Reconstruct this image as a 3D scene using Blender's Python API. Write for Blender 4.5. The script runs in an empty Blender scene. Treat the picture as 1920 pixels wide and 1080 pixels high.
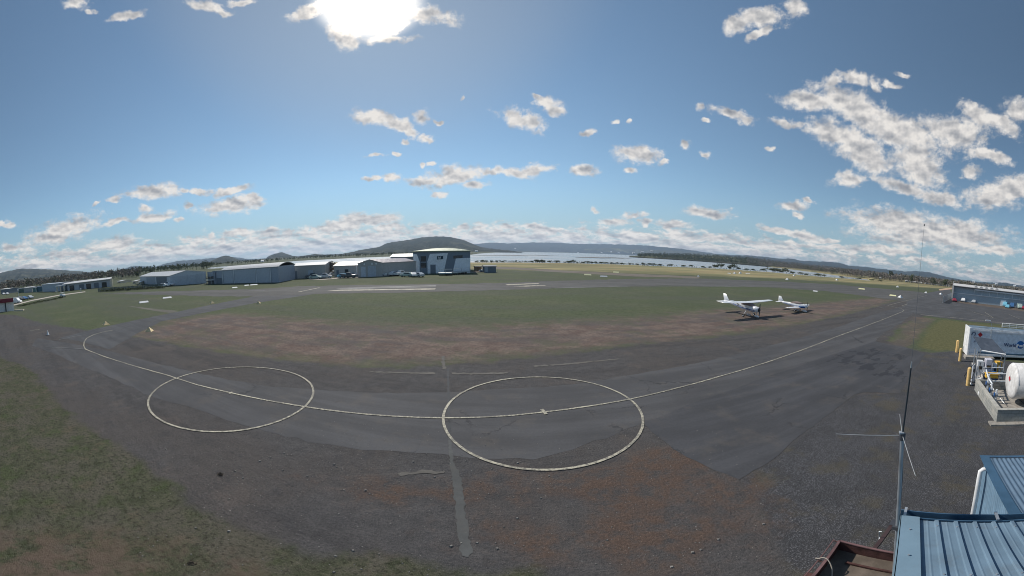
import bpy, math, random
import numpy as np
random.seed(7); np.random.seed(7)
R = math.radians
sc = bpy.context.scene
C = sc.collection

# ------------------------------------------------------------------ camera (a 180 degree panoramic webcam on a mast)
H = 7.5; PITCH = R(6.5); ROLL = R(-0.6); F = 1920/math.pi
cd = bpy.data.cameras.new('camera'); cam = bpy.data.objects.new('camera', cd); C.objects.link(cam); sc.camera = cam
cd.type = 'PANO'; cd.panorama_type = 'EQUIRECTANGULAR'
cd.longitude_min = -math.pi/2; cd.longitude_max = math.pi/2
cd.latitude_min = -540/F; cd.latitude_max = 540/F
cd.clip_start = 0.05; cd.clip_end = 60000
from mathutils import Matrix, Vector
def rot(d):
    cr, sr, cp, sp = math.cos(ROLL), math.sin(ROLL), math.cos(PITCH), math.sin(PITCH)
    x1 = d[0]*cr+d[2]*sr; z1 = -d[0]*sr+d[2]*cr
    return (x1, d[1]*cp+z1*sp, -d[1]*sp+z1*cp)
_r, _f, _u = rot((1,0,0)), rot((0,1,0)), rot((0,0,1))
cam.matrix_world = Matrix(((_r[0],_u[0],-_f[0],0),(_r[1],_u[1],-_f[1],0),(_r[2],_u[2],-_f[2],H),(0,0,0,1)))
# survey helpers: bearing read off the photo -> true direction / ground position
def D(x, y):
    az = (x-960)/F; el = (540-y)/F
    return rot((math.sin(az)*math.cos(el), math.cos(az)*math.cos(el), math.sin(el)))
def G(x, y, z=0.0):
    d = D(x, y); t = (H-z)/max(-d[2], 1e-4); return (d[0]*t, d[1]*t)
def AE(x, y):
    d = D(x, y); return math.atan2(d[0], d[1]), math.asin(d[2])
def AT(x, y, r):                       # point at horizontal range r
    a, e = AE(x, y); return (r*math.sin(a), r*math.cos(a), H+r*math.tan(e))

# ------------------------------------------------------------------ render / world / sun
sc.view_settings.view_transform = 'Standard'; sc.view_settings.look = 'None'
sc.view_settings.exposure = 0.25; sc.view_settings.gamma = 1.0
sc.cycles.use_denoising = True; sc.cycles.pixel_filter_type = 'BLACKMAN_HARRIS'; sc.cycles.filter_width = 1.0
sc.cycles.max_bounces = 6; sc.cycles.volume_bounces = 1; sc.cycles.transparent_max_bounces = 8
sc.cycles.sample_clamp_indirect = 4
SUN_AZ, SUN_EL = AE(690, 8)
SUN_STRENGTH = 3.7; SKY_STRENGTH = 0.083

class NT:
    def __init__(s, tree): s.t = tree; s.n = tree.nodes; s.l = tree.links
    def new(s, typ, **kw):
        n = s.n.new(typ)
        for k, v in kw.items(): setattr(n, k, v)
        return n
    def put(s, sock, v):
        if isinstance(v, bpy.types.NodeSocket): s.l.new(v, sock)
        elif v is not None:
            if isinstance(v, (tuple, list)) and len(v) == 3 and sock.type == 'RGBA': v = (*v, 1)
            sock.default_value = v
    def math(s, op, a, b=None, c=None, clamp=False):
        n = s.new('ShaderNodeMath', operation=op, use_clamp=clamp)
        s.put(n.inputs[0], a)
        if b is not None: s.put(n.inputs[1], b)
        if c is not None: s.put(n.inputs[2], c)
        return n.outputs[0]
    def vmath(s, op, a, b=None):
        n = s.new('ShaderNodeVectorMath', operation=op); s.put(n.inputs[0], a)
        if b is not None: s.put(n.inputs[1], b)
        return n.outputs['Value'] if op in ('LENGTH','DOT_PRODUCT','DISTANCE') else n.outputs[0]
    def noise(s, vec, scale=5, detail=4, rough=.55, color=False, dist=0):
        n = s.new('ShaderNodeTexNoise'); s.put(n.inputs['Vector'], vec)
        n.inputs['Scale'].default_value = scale; n.inputs['Detail'].default_value = detail
        n.inputs['Roughness'].default_value = rough; n.inputs['Distortion'].default_value = dist
        return n.outputs['Color' if color else 'Fac']
    def voro(s, vec, scale=5, out='Distance', feature='F1'):
        n = s.new('ShaderNodeTexVoronoi', feature=feature); s.put(n.inputs['Vector'], vec)
        n.inputs['Scale'].default_value = scale; return n.outputs[out]
    def step(s, v, lo, hi, a=0.0, b=1.0):
        n = s.new('ShaderNodeMapRange', interpolation_type='SMOOTHSTEP')
        s.put(n.inputs[0], v); n.inputs[1].default_value = lo; n.inputs[2].default_value = hi
        n.inputs[3].default_value = a; n.inputs[4].default_value = b
        return n.outputs[0]
    def mix(s, f, a, b, mode='MIX'):
        n = s.new('ShaderNodeMix', data_type='RGBA', blend_type=mode)
        s.put(n.inputs[0], f); s.put(n.inputs[6], a); s.put(n.inputs[7], b); return n.outputs[2]
    def ramp(s, v, stops):
        n = s.new('ShaderNodeValToRGB'); s.put(n.inputs[0], v); e = n.color_ramp.elements
        while len(e) < len(stops): e.new(.5)
        for q, (p, c) in zip(e, stops): q.position = p; q.color = (*c, 1)
        return n.outputs[0]
    def scalevec(s, v, k):
        n = s.new('ShaderNodeMapping'); s.put(n.inputs[0], v); n.inputs['Scale'].default_value = k; return n.outputs[0]

w = bpy.data.worlds.new('World'); sc.world = w; w.use_nodes = True
w.cycles.sampling_method = 'MANUAL'; w.cycles.sample_map_resolution = 512
N = NT(w.node_tree); N.n.clear()
sky = N.new('ShaderNodeTexSky', sky_type='NISHITA', sun_disc=False)
sky.sun_elevation = SUN_EL; sky.sun_rotation = SUN_AZ
sky.altitude = 300; sky.air_density = 1.0; sky.dust_density = 0.1; sky.ozone_density = 3.0
tc = N.new('ShaderNodeTexCoord'); DIR = tc.outputs['Generated']
sx = N.new('ShaderNodeSeparateXYZ'); N.put(sx.inputs[0], DIR)
AZ = N.math('MULTIPLY', N.math('ARCTAN2', sx.outputs[0], sx.outputs[1]), 57.2958)
EL = N.math('MULTIPLY', N.math('ARCSINE', sx.outputs[2]), 57.2958)
cv = N.new('ShaderNodeCombineXYZ'); N.put(cv.inputs[0], AZ); N.put(cv.inputs[1], EL)
# clouds: bearing, height and size of each as seen in the sky (x, y, half width, half height, tilt) -> degrees of azimuth and elevation
CL = [(110,437,88,24,20),(15,462,24,11,0),(12,418,20,6,0),(210,458,60,15,6),(130,476,38,10,8),(300,476,110,12,6),(430,464,90,11,4),(75,499,45,7,4),
(285,360,58,15,6),(345,357,12,6,0),(372,357,24,6,0),(428,385,68,17,5),(430,356,50,9,3),(476,372,22,8,5),(278,392,20,9,5),(215,418,34,8,12),(285,407,50,10,10),
(335,413,14,5,0),(350,385,9,9,0),(183,378,9,5,10),(215,373,14,5,15),(395,443,10,6,0),(452,438,50,13,5),(408,457,14,5,0),
(692,412,66,15,0),(640,425,70,12,3),(728,430,50,9,0),(505,437,18,9,0),(537,440,22,10,0),(590,440,18,8,0),(520,455,80,11,2),(610,454,100,11,2),(700,446,110,10,2),
(560,470,110,7,4),(650,465,120,6,4),(790,435,36,6,0),(817,429,10,4,0),(870,427,17,8,0),(895,443,34,8,0),(940,444,66,8,0),(950,424,30,7,0),(992,423,28,7,0),
(1005,448,66,6,-2),(1040,432,28,6,-4),(1060,451,66,6,-2),
(700,222,44,15,-12),(748,232,34,15,-25),(764,246,38,10,-30),(789,221,20,16,0),(801,260,17,10,10),(818,228,10,5,0),(737,290,9,5,0),(704,292,16,5,0),(868,184,5,8,0),
(978,225,50,20,-22),(1022,190,32,11,-15),(1040,206,24,14,-15),(1008,182,12,6,0),(1097,254,16,8,5),(1155,229,8,4,0),(1180,229,9,4,0),
(1193,290,50,17,-8),(1180,318,16,7,0),(1245,304,14,5,0),(1097,317,26,11,-5),(850,330,66,18,8),(800,337,46,9,5),(735,333,28,7,0),(700,333,12,5,0),(893,345,34,9,5),
(920,320,30,9,5),(962,325,46,10,-10),(1002,320,44,12,10),(828,363,16,8,0),(790,310,9,5,0),(812,308,9,5,0),(762,268,14,5,0),
(1375,213,44,11,-20),(1313,198,9,9,0),(1325,222,9,5,0),(1325,291,11,8,0),(1285,270,12,9,0),(1440,281,12,4,0),
(1383,45,30,20,30),(1432,32,50,20,-5),(1490,15,28,18,0),(1417,64,26,10,30),
(1525,190,70,20,-6),(1600,200,86,32,-25),(1690,245,120,34,-20),(1785,250,70,38,-10),(1565,250,64,26,-18),(1620,285,76,34,-28),(1725,310,66,40,-40),
(1700,352,90,15,-20),(1590,336,32,17,5),(1760,372,66,13,-18),(1475,230,38,10,-10),(1560,150,26,14,20),(1605,145,46,12,-15),(1640,158,22,9,-45),(1690,141,16,7,0),(1670,160,22,7,-10),
(1835,215,44,16,-30),(1872,232,52,18,-25),(1852,290,56,14,-20),(1820,322,24,14,0),(1905,205,30,22,0),(1885,360,84,30,12),
(1690,418,112,28,-8),(1790,440,118,32,-4),(1735,436,150,34,-6),(1740,430,90,24,-6),(1660,468,70,12,-4),(1720,487,50,6,0),
(1485,388,32,9,0),(1495,402,14,8,-20),(1513,379,12,6,0),(1455,432,40,7,-6),(1505,440,44,8,-8),(1545,452,34,7,-5),(1490,458,50,7,-3),(1560,464,44,7,0),
(1325,397,52,12,-6),(1265,421,40,10,-8),(1153,414,34,10,-4),(1190,403,24,7,0),(1210,417,16,7,0),(1115,394,12,6,-12),
(1180,440,56,8,-2),(1262,437,24,6,0),(1195,451,86,7,-2),(1295,450,76,7,-3),(1340,446,44,9,-8),(1335,462,66,6,-4),(1400,458,44,7,-6),(1440,466,54,5,-5),
(1820,511,11,6,0),(1870,470,66,12,-4),(1860,524,70,5,-6),
(690,4,74,62,0),(650,58,34,16,-35),(748,52,40,12,30),(590,18,60,14,25),(560,33,30,9,0),(800,28,70,17,-12),(640,68,40,18,-40),(720,74,60,9,0),
(145,8,32,12,0),(238,28,38,10,12),(385,10,50,12,-15),(418,22,26,8,-20),(457,8,30,7,0),(172,22,10,6,0)]
def unwrap(p): a, e = AE(*p); return math.degrees(a), math.degrees(e)
acc = None
wn = N.new('ShaderNodeTexNoise'); N.put(wn.inputs['Vector'], cv.outputs[0]); wn.inputs['Scale'].default_value = .33; wn.inputs['Detail'].default_value = 3
WARP = N.vmath('ADD', cv.outputs[0], N.vmath('MULTIPLY', N.vmath('SUBTRACT', wn.outputs['Color'], (.5,.5,.5)), (4.2,2.6,0)))
CVEC = WARP
for ci, (cx, cy, rx, ry, ang) in enumerate(CL):
    if ci and ci % 8 == 0:                      # evaluate the clouds in batches, so that the shader keeps to its memory
        mm0 = N.new('ShaderNodeVectorMath', operation='MULTIPLY_ADD'); N.put(mm0.inputs[0], acc); mm0.inputs[1].default_value = (1e-6, 1e-6, 0); N.put(mm0.inputs[2], WARP); CVEC = mm0.outputs[0]
    a0, e0 = unwrap((cx, cy)); ca, sa = math.cos(R(ang)), math.sin(R(ang))
    a1, e1 = unwrap((cx+rx*ca, cy-rx*sa)); a2, e2 = unwrap((cx-ry*sa, cy-ry*ca))
    l1 = math.hypot(a1-a0, e1-e0); l2 = math.hypot(a2-a0, e2-e0)
    m = N.new('ShaderNodeMapping', vector_type='TEXTURE'); N.put(m.inputs[0], CVEC)
    m.inputs['Location'].default_value = (a0, e0, 0)
    m.inputs['Rotation'].default_value = (0, 0, math.atan2(e1-e0, a1-a0))
    m.inputs['Scale'].default_value = (l1, l2, 1)
    L = N.vmath('LENGTH', m.outputs[0])
    acc = L if acc is None else N.math('SMOOTH_MIN', acc, L, 0.18)
# noise domain: flattened towards the horizon
ELW = N.math('ADD', EL, N.math('MULTIPLY', N.math('SUBTRACT', 1.0, N.math('EXPONENT', N.math('MULTIPLY', EL, -0.16))), 14.0))
cn = N.new('ShaderNodeCombineXYZ'); N.put(cn.inputs[0], AZ); N.put(cn.inputs[1], ELW)
def cn_noise(off):
    v = N.vmath('ADD', cn.outputs[0], (0, off, 0))
    return N.math('ADD', N.math('MULTIPLY', N.noise(v, 0.30, 9, .60, dist=.5), 0.78), N.math('MULTIPLY', N.noise(v, 1.15, 7, .70), 0.50))
n0 = cn_noise(0.0)
def soft(off): return N.noise(N.vmath('ADD', cn.outputs[0], (off*.35, off, 0)), 0.26, 3, .5)
n1 = soft(0.0); n2_ = soft(0.9)
blob = N.math('SUBTRACT', 1.0, acc)
dens = N.math('ADD', N.math('MULTIPLY', blob, 1.55), N.math('MULTIPLY', N.math('SUBTRACT', n0, 0.615), 3.2))
# scattered low cumulus along the whole horizon
band = N.math('MULTIPLY', N.step(EL, 0.0, 1.5), N.step(EL, 9.5, 3.0))
band2 = N.math('ADD', N.math('SUBTRACT', N.math('MULTIPLY', band, 3.1), 2.0), N.math('MULTIPLY', N.math('SUBTRACT', n0, 0.60), 5.2))
dens = N.math('MAXIMUM', dens, N.math('SUBTRACT', band2, N.step(AZ, 25, 75, .62, 1.0)))
cover = N.math('POWER', N.step(dens, -0.25, 0.95), 1.15)
thick = N.step(dens, 0.2, 1.9)
relief = N.math('ADD', N.math('MULTIPLY', N.math('SUBTRACT', n1, n2_), 3.0), N.math('MULTIPLY', N.math('SUBTRACT', n0, .6), .22))
lit = N.math('ADD', N.math('SUBTRACT', 0.82, N.math('MULTIPLY', thick, 0.20)), relief, clamp=True)
ccol = N.ramp(lit, [(0.0, (.21,.225,.255)), (.4, (.355,.36,.375)), (.72, (.54,.525,.515)), (1.0, (.70,.67,.635))])
# forward scattering round the sun
sd = Vector((math.sin(SUN_AZ)*math.cos(SUN_EL), math.cos(SUN_AZ)*math.cos(SUN_EL), math.sin(SUN_EL)))
cosang = N.vmath('DOT_PRODUCT', N.vmath('NORMALIZE', DIR), tuple(sd))
glow = N.step(cosang, math.cos(R(7.6)), math.cos(R(3.4)))
aur = N.step(cosang, math.cos(R(30)), math.cos(R(6)))
ccol = N.mix(N.step(EL, 9, 1, 0, .45), ccol, N.mix(1.0, ccol, (1.32,1.28,1.22), 'MULTIPLY'))
ccol = N.mix(1.0, ccol, N.mix(glow, (1,1,1), (3.2,2.95,2.6)), 'MULTIPLY')
hs = N.new('ShaderNodeHueSaturation'); N.put(hs.inputs['Color'], sky.outputs[0]); hs.inputs['Saturation'].default_value = 0.90
skyc = N.mix(1.0, hs.outputs[0], (SKY_STRENGTH*.92, SKY_STRENGTH*1.06, SKY_STRENGTH*1.01), 'MULTIPLY')
skyc = N.mix(N.step(EL, 14, 0, 0, .70), skyc, (.235,.325,.40))        # pale summer haze near the horizon
skyc = N.mix(N.math('MULTIPLY', aur, 0.26), skyc, (.38,.40,.42))
skyc = N.mix(N.math('MULTIPLY', N.math('POWER', glow, 1.6), 0.85), skyc, (1.5,1.42,1.3))
final = N.mix(cover, skyc, ccol)
bg = N.new('ShaderNodeBackground'); N.put(bg.inputs[0], final); bg.inputs[1].default_value = 1.0
wo = N.new('ShaderNodeOutputWorld'); N.l.new(bg.outputs[0], wo.inputs[0])

sl = bpy.data.lights.new('sun', 'SUN'); sl.energy = SUN_STRENGTH; sl.angle = R(1.0); sl.color = (1.0, .93, .84)
so = bpy.data.objects.new('sun', sl); C.objects.link(so)
so.rotation_euler = (-sd).to_track_quat('-Z', 'Y').to_euler()

# ------------------------------------------------------------------ helpers for meshes, materials, tagging
class MB:
    def __init__(s): s.v = []; s.f = []
    def add(s, vs, fs):
        k = len(s.v); s.v += [tuple(v) for v in vs]; s.f += [tuple(i+k for i in f) for f in fs]; return s
    def box(s, c, d, rz=0.0, taper=1.0):
        cx, cy, cz = c; hx, hy, hz = d[0]/2, d[1]/2, d[2]/2; vs = []
        for z, t in ((-hz, 1), (hz, taper)):
            for x, y in ((-hx,-hy),(hx,-hy),(hx,hy),(-hx,hy)):
                x *= t; y *= t
                vs.append((cx+x*math.cos(rz)-y*math.sin(rz), cy+x*math.sin(rz)+y*math.cos(rz), cz+z))
        return s.add(vs, [(3,2,1,0),(4,5,6,7),(0,1,5,4),(1,2,6,5),(2,3,7,6),(3,0,4,7)])
    def tube(s, a, b, r, r2=None, n=10, caps=True):
        a, b = Vector(a), Vector(b); r2 = r if r2 is None else r2; d = (b-a).normalized()
        u = d.orthogonal().normalized(); w_ = d.cross(u); vs = []
        for p, q in ((a, r), (b, r2)):
            for i in range(n):
                t = 2*math.pi*i/n; vs.append(p+u*math.cos(t)*q+w_*math.sin(t)*q)
        fs = [(i, (i+1) % n, n+(i+1) % n, n+i) for i in range(n)]
        if caps: fs += [tuple(range(n-1,-1,-1)), tuple(range(n, 2*n))]
        return s.add(vs, fs)
    def path(s, pts, r, n=8):
        pts = [Vector(p) for p in pts]; vs = []; m = len(pts)
        u = None
        for i, p in enumerate(pts):
            d = (pts[min(i+1,m-1)]-pts[max(i-1,0)]).normalized()
            u = d.orthogonal().normalized() if u is None else (u-d*u.dot(d)).normalized()
            w_ = d.cross(u)
            for k in range(n): t = 2*math.pi*k/n; vs.append(p+u*math.cos(t)*r+w_*math.sin(t)*r)
        fs = [(i*n+k, i*n+(k+1) % n, (i+1)*n+(k+1) % n, (i+1)*n+k) for i in range(m-1) for k in range(n)]
        fs += [tuple(range(n-1,-1,-1)), tuple(range((m-1)*n, m*n))]
        return s.add(vs, fs)
    def loft(s, secs, caps=True):
        n = len(secs[0]); vs = [p for q in secs for p in q]; m = len(secs)
        fs = [(i*n+k, i*n+(k+1) % n, (i+1)*n+(k+1) % n, (i+1)*n+k) for i in range(m-1) for k in range(n)]
        if caps: fs += [tuple(range(n-1,-1,-1)), tuple(range((m-1)*n, m*n))]
        return s.add(vs, fs)
    def prism(s, poly, z0, z1):           # poly in xy
        n = len(poly); vs = [(x,y,z0) for x,y in poly]+[(x,y,z1) for x,y in poly]
        return s.add(vs, [tuple(range(n-1,-1,-1)), tuple(range(n,2*n))]+[(i,(i+1)%n,n+(i+1)%n,n+i) for i in range(n)])
    def slab(s, pts, thick):              # polygon in 3D, thickened along its normal
        p = [Vector(q) for q in pts]; nrm = (p[1]-p[0]).cross(p[2]-p[0]).normalized()*thick
        n = len(p); return s.add(p+[q+nrm for q in p], [tuple(range(n-1,-1,-1)), tuple(range(n,2*n))]+[(i,(i+1)%n,n+(i+1)%n,n+i) for i in range(n)])
    def obj(s, name, mat, parent=None, smooth=False):
        me = bpy.data.meshes.new(name); me.from_pydata(s.v, [], s.f); me.update()
        if mat: me.materials.append(mat)
        o = bpy.data.objects.new(name, me); C.objects.link(o)
        if smooth: me.polygons.foreach_set('use_smooth', [True]*len(me.polygons))
        if parent: o.parent = parent
        return o
def fixnormals(o):
    import bmesh
    b = bmesh.new(); b.from_mesh(o.data); bmesh.ops.recalc_face_normals(b, faces=b.faces); b.to_mesh(o.data); b.free(); return o
def tag(o, label=None, cat=None, group=None, kind=None):
    if label: o['label'] = label
    if cat: o['category'] = cat
    if group: o['group'] = group
    if kind: o['kind'] = kind
    return o
def thing(name, label, cat, loc=(0,0,0), rz=0.0, group=None):
    o = bpy.data.objects.new(name, None); C.objects.link(o); o.location = loc; o.rotation_euler = (0,0,rz); o.empty_display_size = .3
    return tag(o, label, cat, group)
def copy_tree(o, loc, rz=0.0, label=None, scale=None):
    def rec(s, par):
        c = s.copy(); C.objects.link(c); c.parent = par
        for ch in kids.get(s.name, []): rec(ch, c)
        return c
    kids = {}
    for q in o.children_recursive: kids.setdefault(q.parent.name, []).append(q)
    c = rec(o, None); c.location = loc; c.rotation_euler = (0,0,rz)
    if scale: c.scale = scale if isinstance(scale, tuple) else (scale,)*3
    if label: c['label'] = label
    return c
_mats = {}
def mat(name, col, rough=.6, metal=0.0, var=.12, vs=3.0, bump=0.0, bs=30.0, spec=.4, ribs=None, dirt=0.0, coat=0.0):
    if name in _mats: return _mats[name]
    m = bpy.data.materials.new(name); m.use_nodes = True; K = NT(m.node_tree); b = K.n['Principled BSDF']
    t = K.new('ShaderNodeTexCoord'); v = t.outputs['Object']
    n = K.noise(v, vs, 5, .6)
    c = K.mix(K.step(n, .3, .7), tuple(x*(1-var) for x in col), tuple(min(1, x*(1+var)) for x in col))
    if dirt:
        st = K.noise(K.scalevec(v, (1.3, 1.3, .25)), 2.2, 6, .65)
        c = K.mix(K.math('MULTIPLY', K.step(st, .48, .72), dirt), c, (.10,.085,.065))
    K.put(b.inputs['Base Color'], c)
    K.put(b.inputs['Roughness'], K.step(n, .2, .8, max(.03, rough-.08), min(1, rough+.08)))
    b.inputs['Metallic'].default_value = metal; b.inputs['Specular IOR Level'].default_value = spec
    b.inputs['Coat Weight'].default_value = coat
    h = None
    if bump: h = K.noise(v, bs, 4, .6)
    if ribs:                                # vertical ribs: (pitch, height)
        wv = K.new('ShaderNodeTexWave', wave_type='BANDS', bands_direction='X'); K.put(wv.inputs[0], v)
        wv.inputs['Scale'].default_value = 2*math.pi/20/ribs[0]; h = K.math('MULTIPLY', wv.outputs['Fac'], ribs[1])
    if h is not None:
        bn = K.new('ShaderNodeBump'); bn.inputs['Strength'].default_value = bump or .6; bn.inputs['Distance'].default_value = .02
        K.put(bn.inputs['Height'], h); K.l.new(bn.outputs[0], b.inputs['Normal'])
    _mats[name] = m; return m
WHITE = mat('white_paint', (.72,.73,.74), .45, dirt=.12)
GLASS = mat('dark_glass', (.03,.04,.05), .12, spec=.6)
RUBBER = mat('rubber', (.02,.02,.022), .8)
STEEL = mat('galvanised_steel', (.42,.45,.48), .45, .6)
DARK = mat('dark_metal', (.05,.055,.065), .5)
YELLOW = mat('yellow_plastic', (.70,.42,.06), .5, dirt=.15)
CREAM = mat('cream_yellow_paint', (.74,.50,.20), .6, dirt=.25)
BLUE = mat('blue_paint', (.02,.09,.28), .35)
LINE = None
def sharp_mod(o, w=.02, seg=2):
    b = o.modifiers.new('edge', 'BEVEL'); b.width = w; b.segments = seg; b.limit_method = 'ANGLE'; return o

# ------------------------------------------------------------------ ground
def P(pts): return [G(*p) if len(p) == 2 else (p[0], p[1]) for p in pts]      # (px,py) photo bearing, (x,y,0) world
def sdf(px, py, poly):
    poly = np.array(poly, float); n = len(poly); d = np.full(px.shape, 1e18); inside = np.zeros(px.shape, bool)
    for i in range(n):
        ax, ay = poly[i]; bx, by = poly[(i+1) % n]; ex, ey = bx-ax, by-ay
        t = np.clip(((px-ax)*ex+(py-ay)*ey)/(ex*ex+ey*ey+1e-12), 0, 1)
        d = np.minimum(d, (px-ax-t*ex)**2+(py-ay-t*ey)**2)
        c = ((ay > py) != (by > py)) & (px < (bx-ax)*(py-ay)/(by-ay+1e-12)+ax); inside ^= c
    d = np.sqrt(d); return np.where(inside, d, -d)
ASPH = P([(-60,588),(30,590),(80,606),(160,618),(250,630),(300,640),(480,668),(700,688),(960,673),(1160,650),(1440,619),(1600,587),(1660,570),(1700,559),(1780,545),
          (1800,560),(1990,585),(1990,612),(1830,604),(1735,592),(1690,610),(1665,640),(1735,660),(1990,690),(40,-60,0),(-120,-60,0),(-140,-2,0)])
MOSS = P([(-80,655),(0,668),(60,692),(130,772),(180,812),(250,845),(300,888),(350,932),(430,982),(520,1015),(640,1038),(760,1045),(900,1075),(1000,1058),(1080,1100),(0,-12,0),(-60,-40,0)])
DIRT = P([(215,634),(262,622),(300,602),(400,588),(500,590),(700,607),(850,611),(960,607),(1160,597),(1340,581),(1500,570),(1620,560),(1690,554),
          (1662,571),(1600,588),(1440,621),(1160,652),(960,675),(700,690),(480,670),(300,641)])
YARD = P([(1385,898),(1440,868),(1500,815),(1600,740),(1685,738),(1735,663),(1790,657),(1835,668),(1990,690),(60,-50,0),(0,-20,0),(1500,1100),(1430,960)])
RED = P([(560,900),(720,905),(868,900),(1000,890),(1130,882),(1215,850),(1270,843),(1330,880),(1400,912),(1450,950),(1300,975),(1180,960),(1000,925),(880,930)])
RED2 = P([(820,950),(1150,935),(1300,925),(1480,940),(1520,1010),(1300,1090),(1080,1090),(900,1060),(760,1000)])
RED3 = P([(-60,985),(60,1000),(200,1010),(300,1040),(420,1090),(200,1200),(-80,1100)])
DRYF = P([(600,488),(890,486),(1330,492),(1640,510),(1800,531),(1786,541),(1700,537),(1560,527),(1440,520),(1315,515),(1100,507),(940,503),(600,506)])
PATCH = P([(1714,652),(1727,630),(1742,611),(1762,598),(1830,606),(1990,622),(1990,680),(1835,660),(1760,658)])
LAWNL = P([(30,578),(180,549),(300,547),(480,545),(400,571),(260,600),(150,613),(75,602),(40,588)])
# shoreline: range of the water's near and far edge by bearing (degrees)
def pr(p): a, e = AE(*p); return math.degrees(a), H/math.tan(max(-e, 1e-3))
WZ = -2.0
def prw(p): a, e = AE(*p); return math.degrees(a), min((H-WZ)/math.tan(max(-e, 0.0014)), 7000)
near = np.array(sorted(pr(p) for p in [(383,504),(400,503.5),(480,499),(540,495.5),(600,492.5),(700,491),(890,492),(960,492),(1100,494),(1260,500),(1330,503),(1440,510),(1530,518),(1600,523),(1640,527)]))
far = np.array(sorted(prw(p) for p in [(383,502),(400,501),(480,495.5),(560,489),(600,487),(735,481),(885,477.5),(960,473),(1100,475),(1200,479.5),(1220,481.5),(1320,488.5),(1387,493),(1440,500.5),(1519,509.5),(1573,517),(1617,522.5),(1640,526)]))
def shore(az):
    r1 = np.interp(az, near[:,0], near[:,1]); r2 = np.interp(az, far[:,0], far[:,1])
    lo, hi = near[0,0], near[-1,0]; f = np.clip(np.minimum(az-lo, hi-az)/1.2, 0, 1)
    r2 = r1+(np.maximum(r2, r1+4)-r1)*f
    return r1, r2, (f > 0.02)
GR = 11000.0
rings = [0.0]; r = 0.6
while r < 100: rings.append(r); r *= 1.045
while r < 900: rings.append(r); r *= 1.018
while r < GR: rings.append(r); r *= 1.05
rings.append(GR); rings = np.array(rings); NA = 960
az = np.linspace(-180, 180, NA, endpoint=False)
RR, AA = np.meshgrid(rings[1:], az, indexing='ij')
X = RR*np.sin(np.radians(AA)); Y = RR*np.cos(np.radians(AA))
r1, r2, has = shore(AA)
Z = np.zeros_like(RR)
dn = RR-r1; df = r2-RR
inw = has & (dn > 0) & (df > 0)
Z = np.where(inw, np.maximum(-4.0, -np.minimum(dn, df)*0.35), 0)
far_land = has & (df <= 0)
Z = np.where(far_land, np.minimum(-df*0.02, 1.5)-1.2*np.exp(df/60), Z)
Z = Z+np.where(RR > 60, 0, 0)
verts = np.concatenate([[[0,0,0]], np.stack([X.ravel(), Y.ravel(), Z.ravel()], 1)])
faces = [(0, 1+(k+1) % NA, 1+k) for k in range(NA)]
nr = len(rings)-1
i = np.arange(nr-1)[:,None]*NA; k = np.arange(NA)[None,:]; k2 = (k+1) % NA
Q = np.stack([1+i+k, 1+i+k2, 1+i+NA+k2, 1+i+NA+k], -1).reshape(-1, 4)
me = bpy.data.meshes.new('ground'); me.from_pydata(verts.tolist(), [], faces+Q.tolist()); me.update()
ground = bpy.data.objects.new('ground', me); C.objects.link(ground); tag(ground, kind='structure')
me.polygons.foreach_set('use_smooth', [True]*len(me.polygons))
for nm, poly in (('asph', ASPH), ('moss', MOSS), ('dirt', DIRT), ('yard', YARD), ('dryf', DRYF), ('patch', PATCH), ('lawnl', LAWNL)):
    a = me.attributes.new(nm, 'FLOAT', 'POINT'); a.data.foreach_set('value', sdf(verts[:,0], verts[:,1], poly).astype(np.float32))
RUB = P([(1662,648),(1690,612),(1712,593),(1757,597),(1727,630),(1712,655)])
a = me.attributes.new('dirt2', 'FLOAT', 'POINT'); a.data.foreach_set('value', sdf(verts[:,0], verts[:,1], RUB).astype(np.float32))
rd = np.maximum(np.maximum(sdf(verts[:,0], verts[:,1], RED), sdf(verts[:,0], verts[:,1], RED2)-.8), sdf(verts[:,0], verts[:,1], RED3))
a = me.attributes.new('red', 'FLOAT', 'POINT'); a.data.foreach_set('value', rd.astype(np.float32))

def attr(K, nm): n = K.new('ShaderNodeAttribute'); n.attribute_name = nm; return n.outputs['Fac']
def asphalt_col(K, v, base=(.068,.069,.074)):
    n1 = K.noise(v, .25, 5, .6); n2 = K.noise(v, 9, 4, .7); n3 = K.noise(v, 60, 2, .7)
    c = K.mix(K.step(n1, .3, .7), tuple(x*.84 for x in base), tuple(x*1.14 for x in base))
    c = K.mix(K.math('MULTIPLY', K.step(n2, .3, .75), .5), c, tuple(x*.66 for x in base))
    return K.mix(K.math('MULTIPLY', K.step(n3, .55, .8), .5), c, (.14,.14,.145)), n3
m = bpy.data.materials.new('ground'); m.use_nodes = True; K = NT(m.node_tree); b = K.n['Principled BSDF']
v = K.new('ShaderNodeNewGeometry').outputs['Position']
wob = K.math('SUBTRACT', K.noise(v, .5, 6, .65), .5); wobf = K.math('SUBTRACT', K.noise(v, .06, 6, .6), .5)
fine = K.noise(v, 14, 4, .7); med = K.noise(v, 2.2, 5, .65); big = K.noise(v, .12, 5, .6); grit = K.noise(v, 45, 3, .75)
vs_ = K.noise(K.scalevec(v, (.02,.11,.1)), 1.0, 6, .6)       # long east-west mowing and wear streaks
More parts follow.
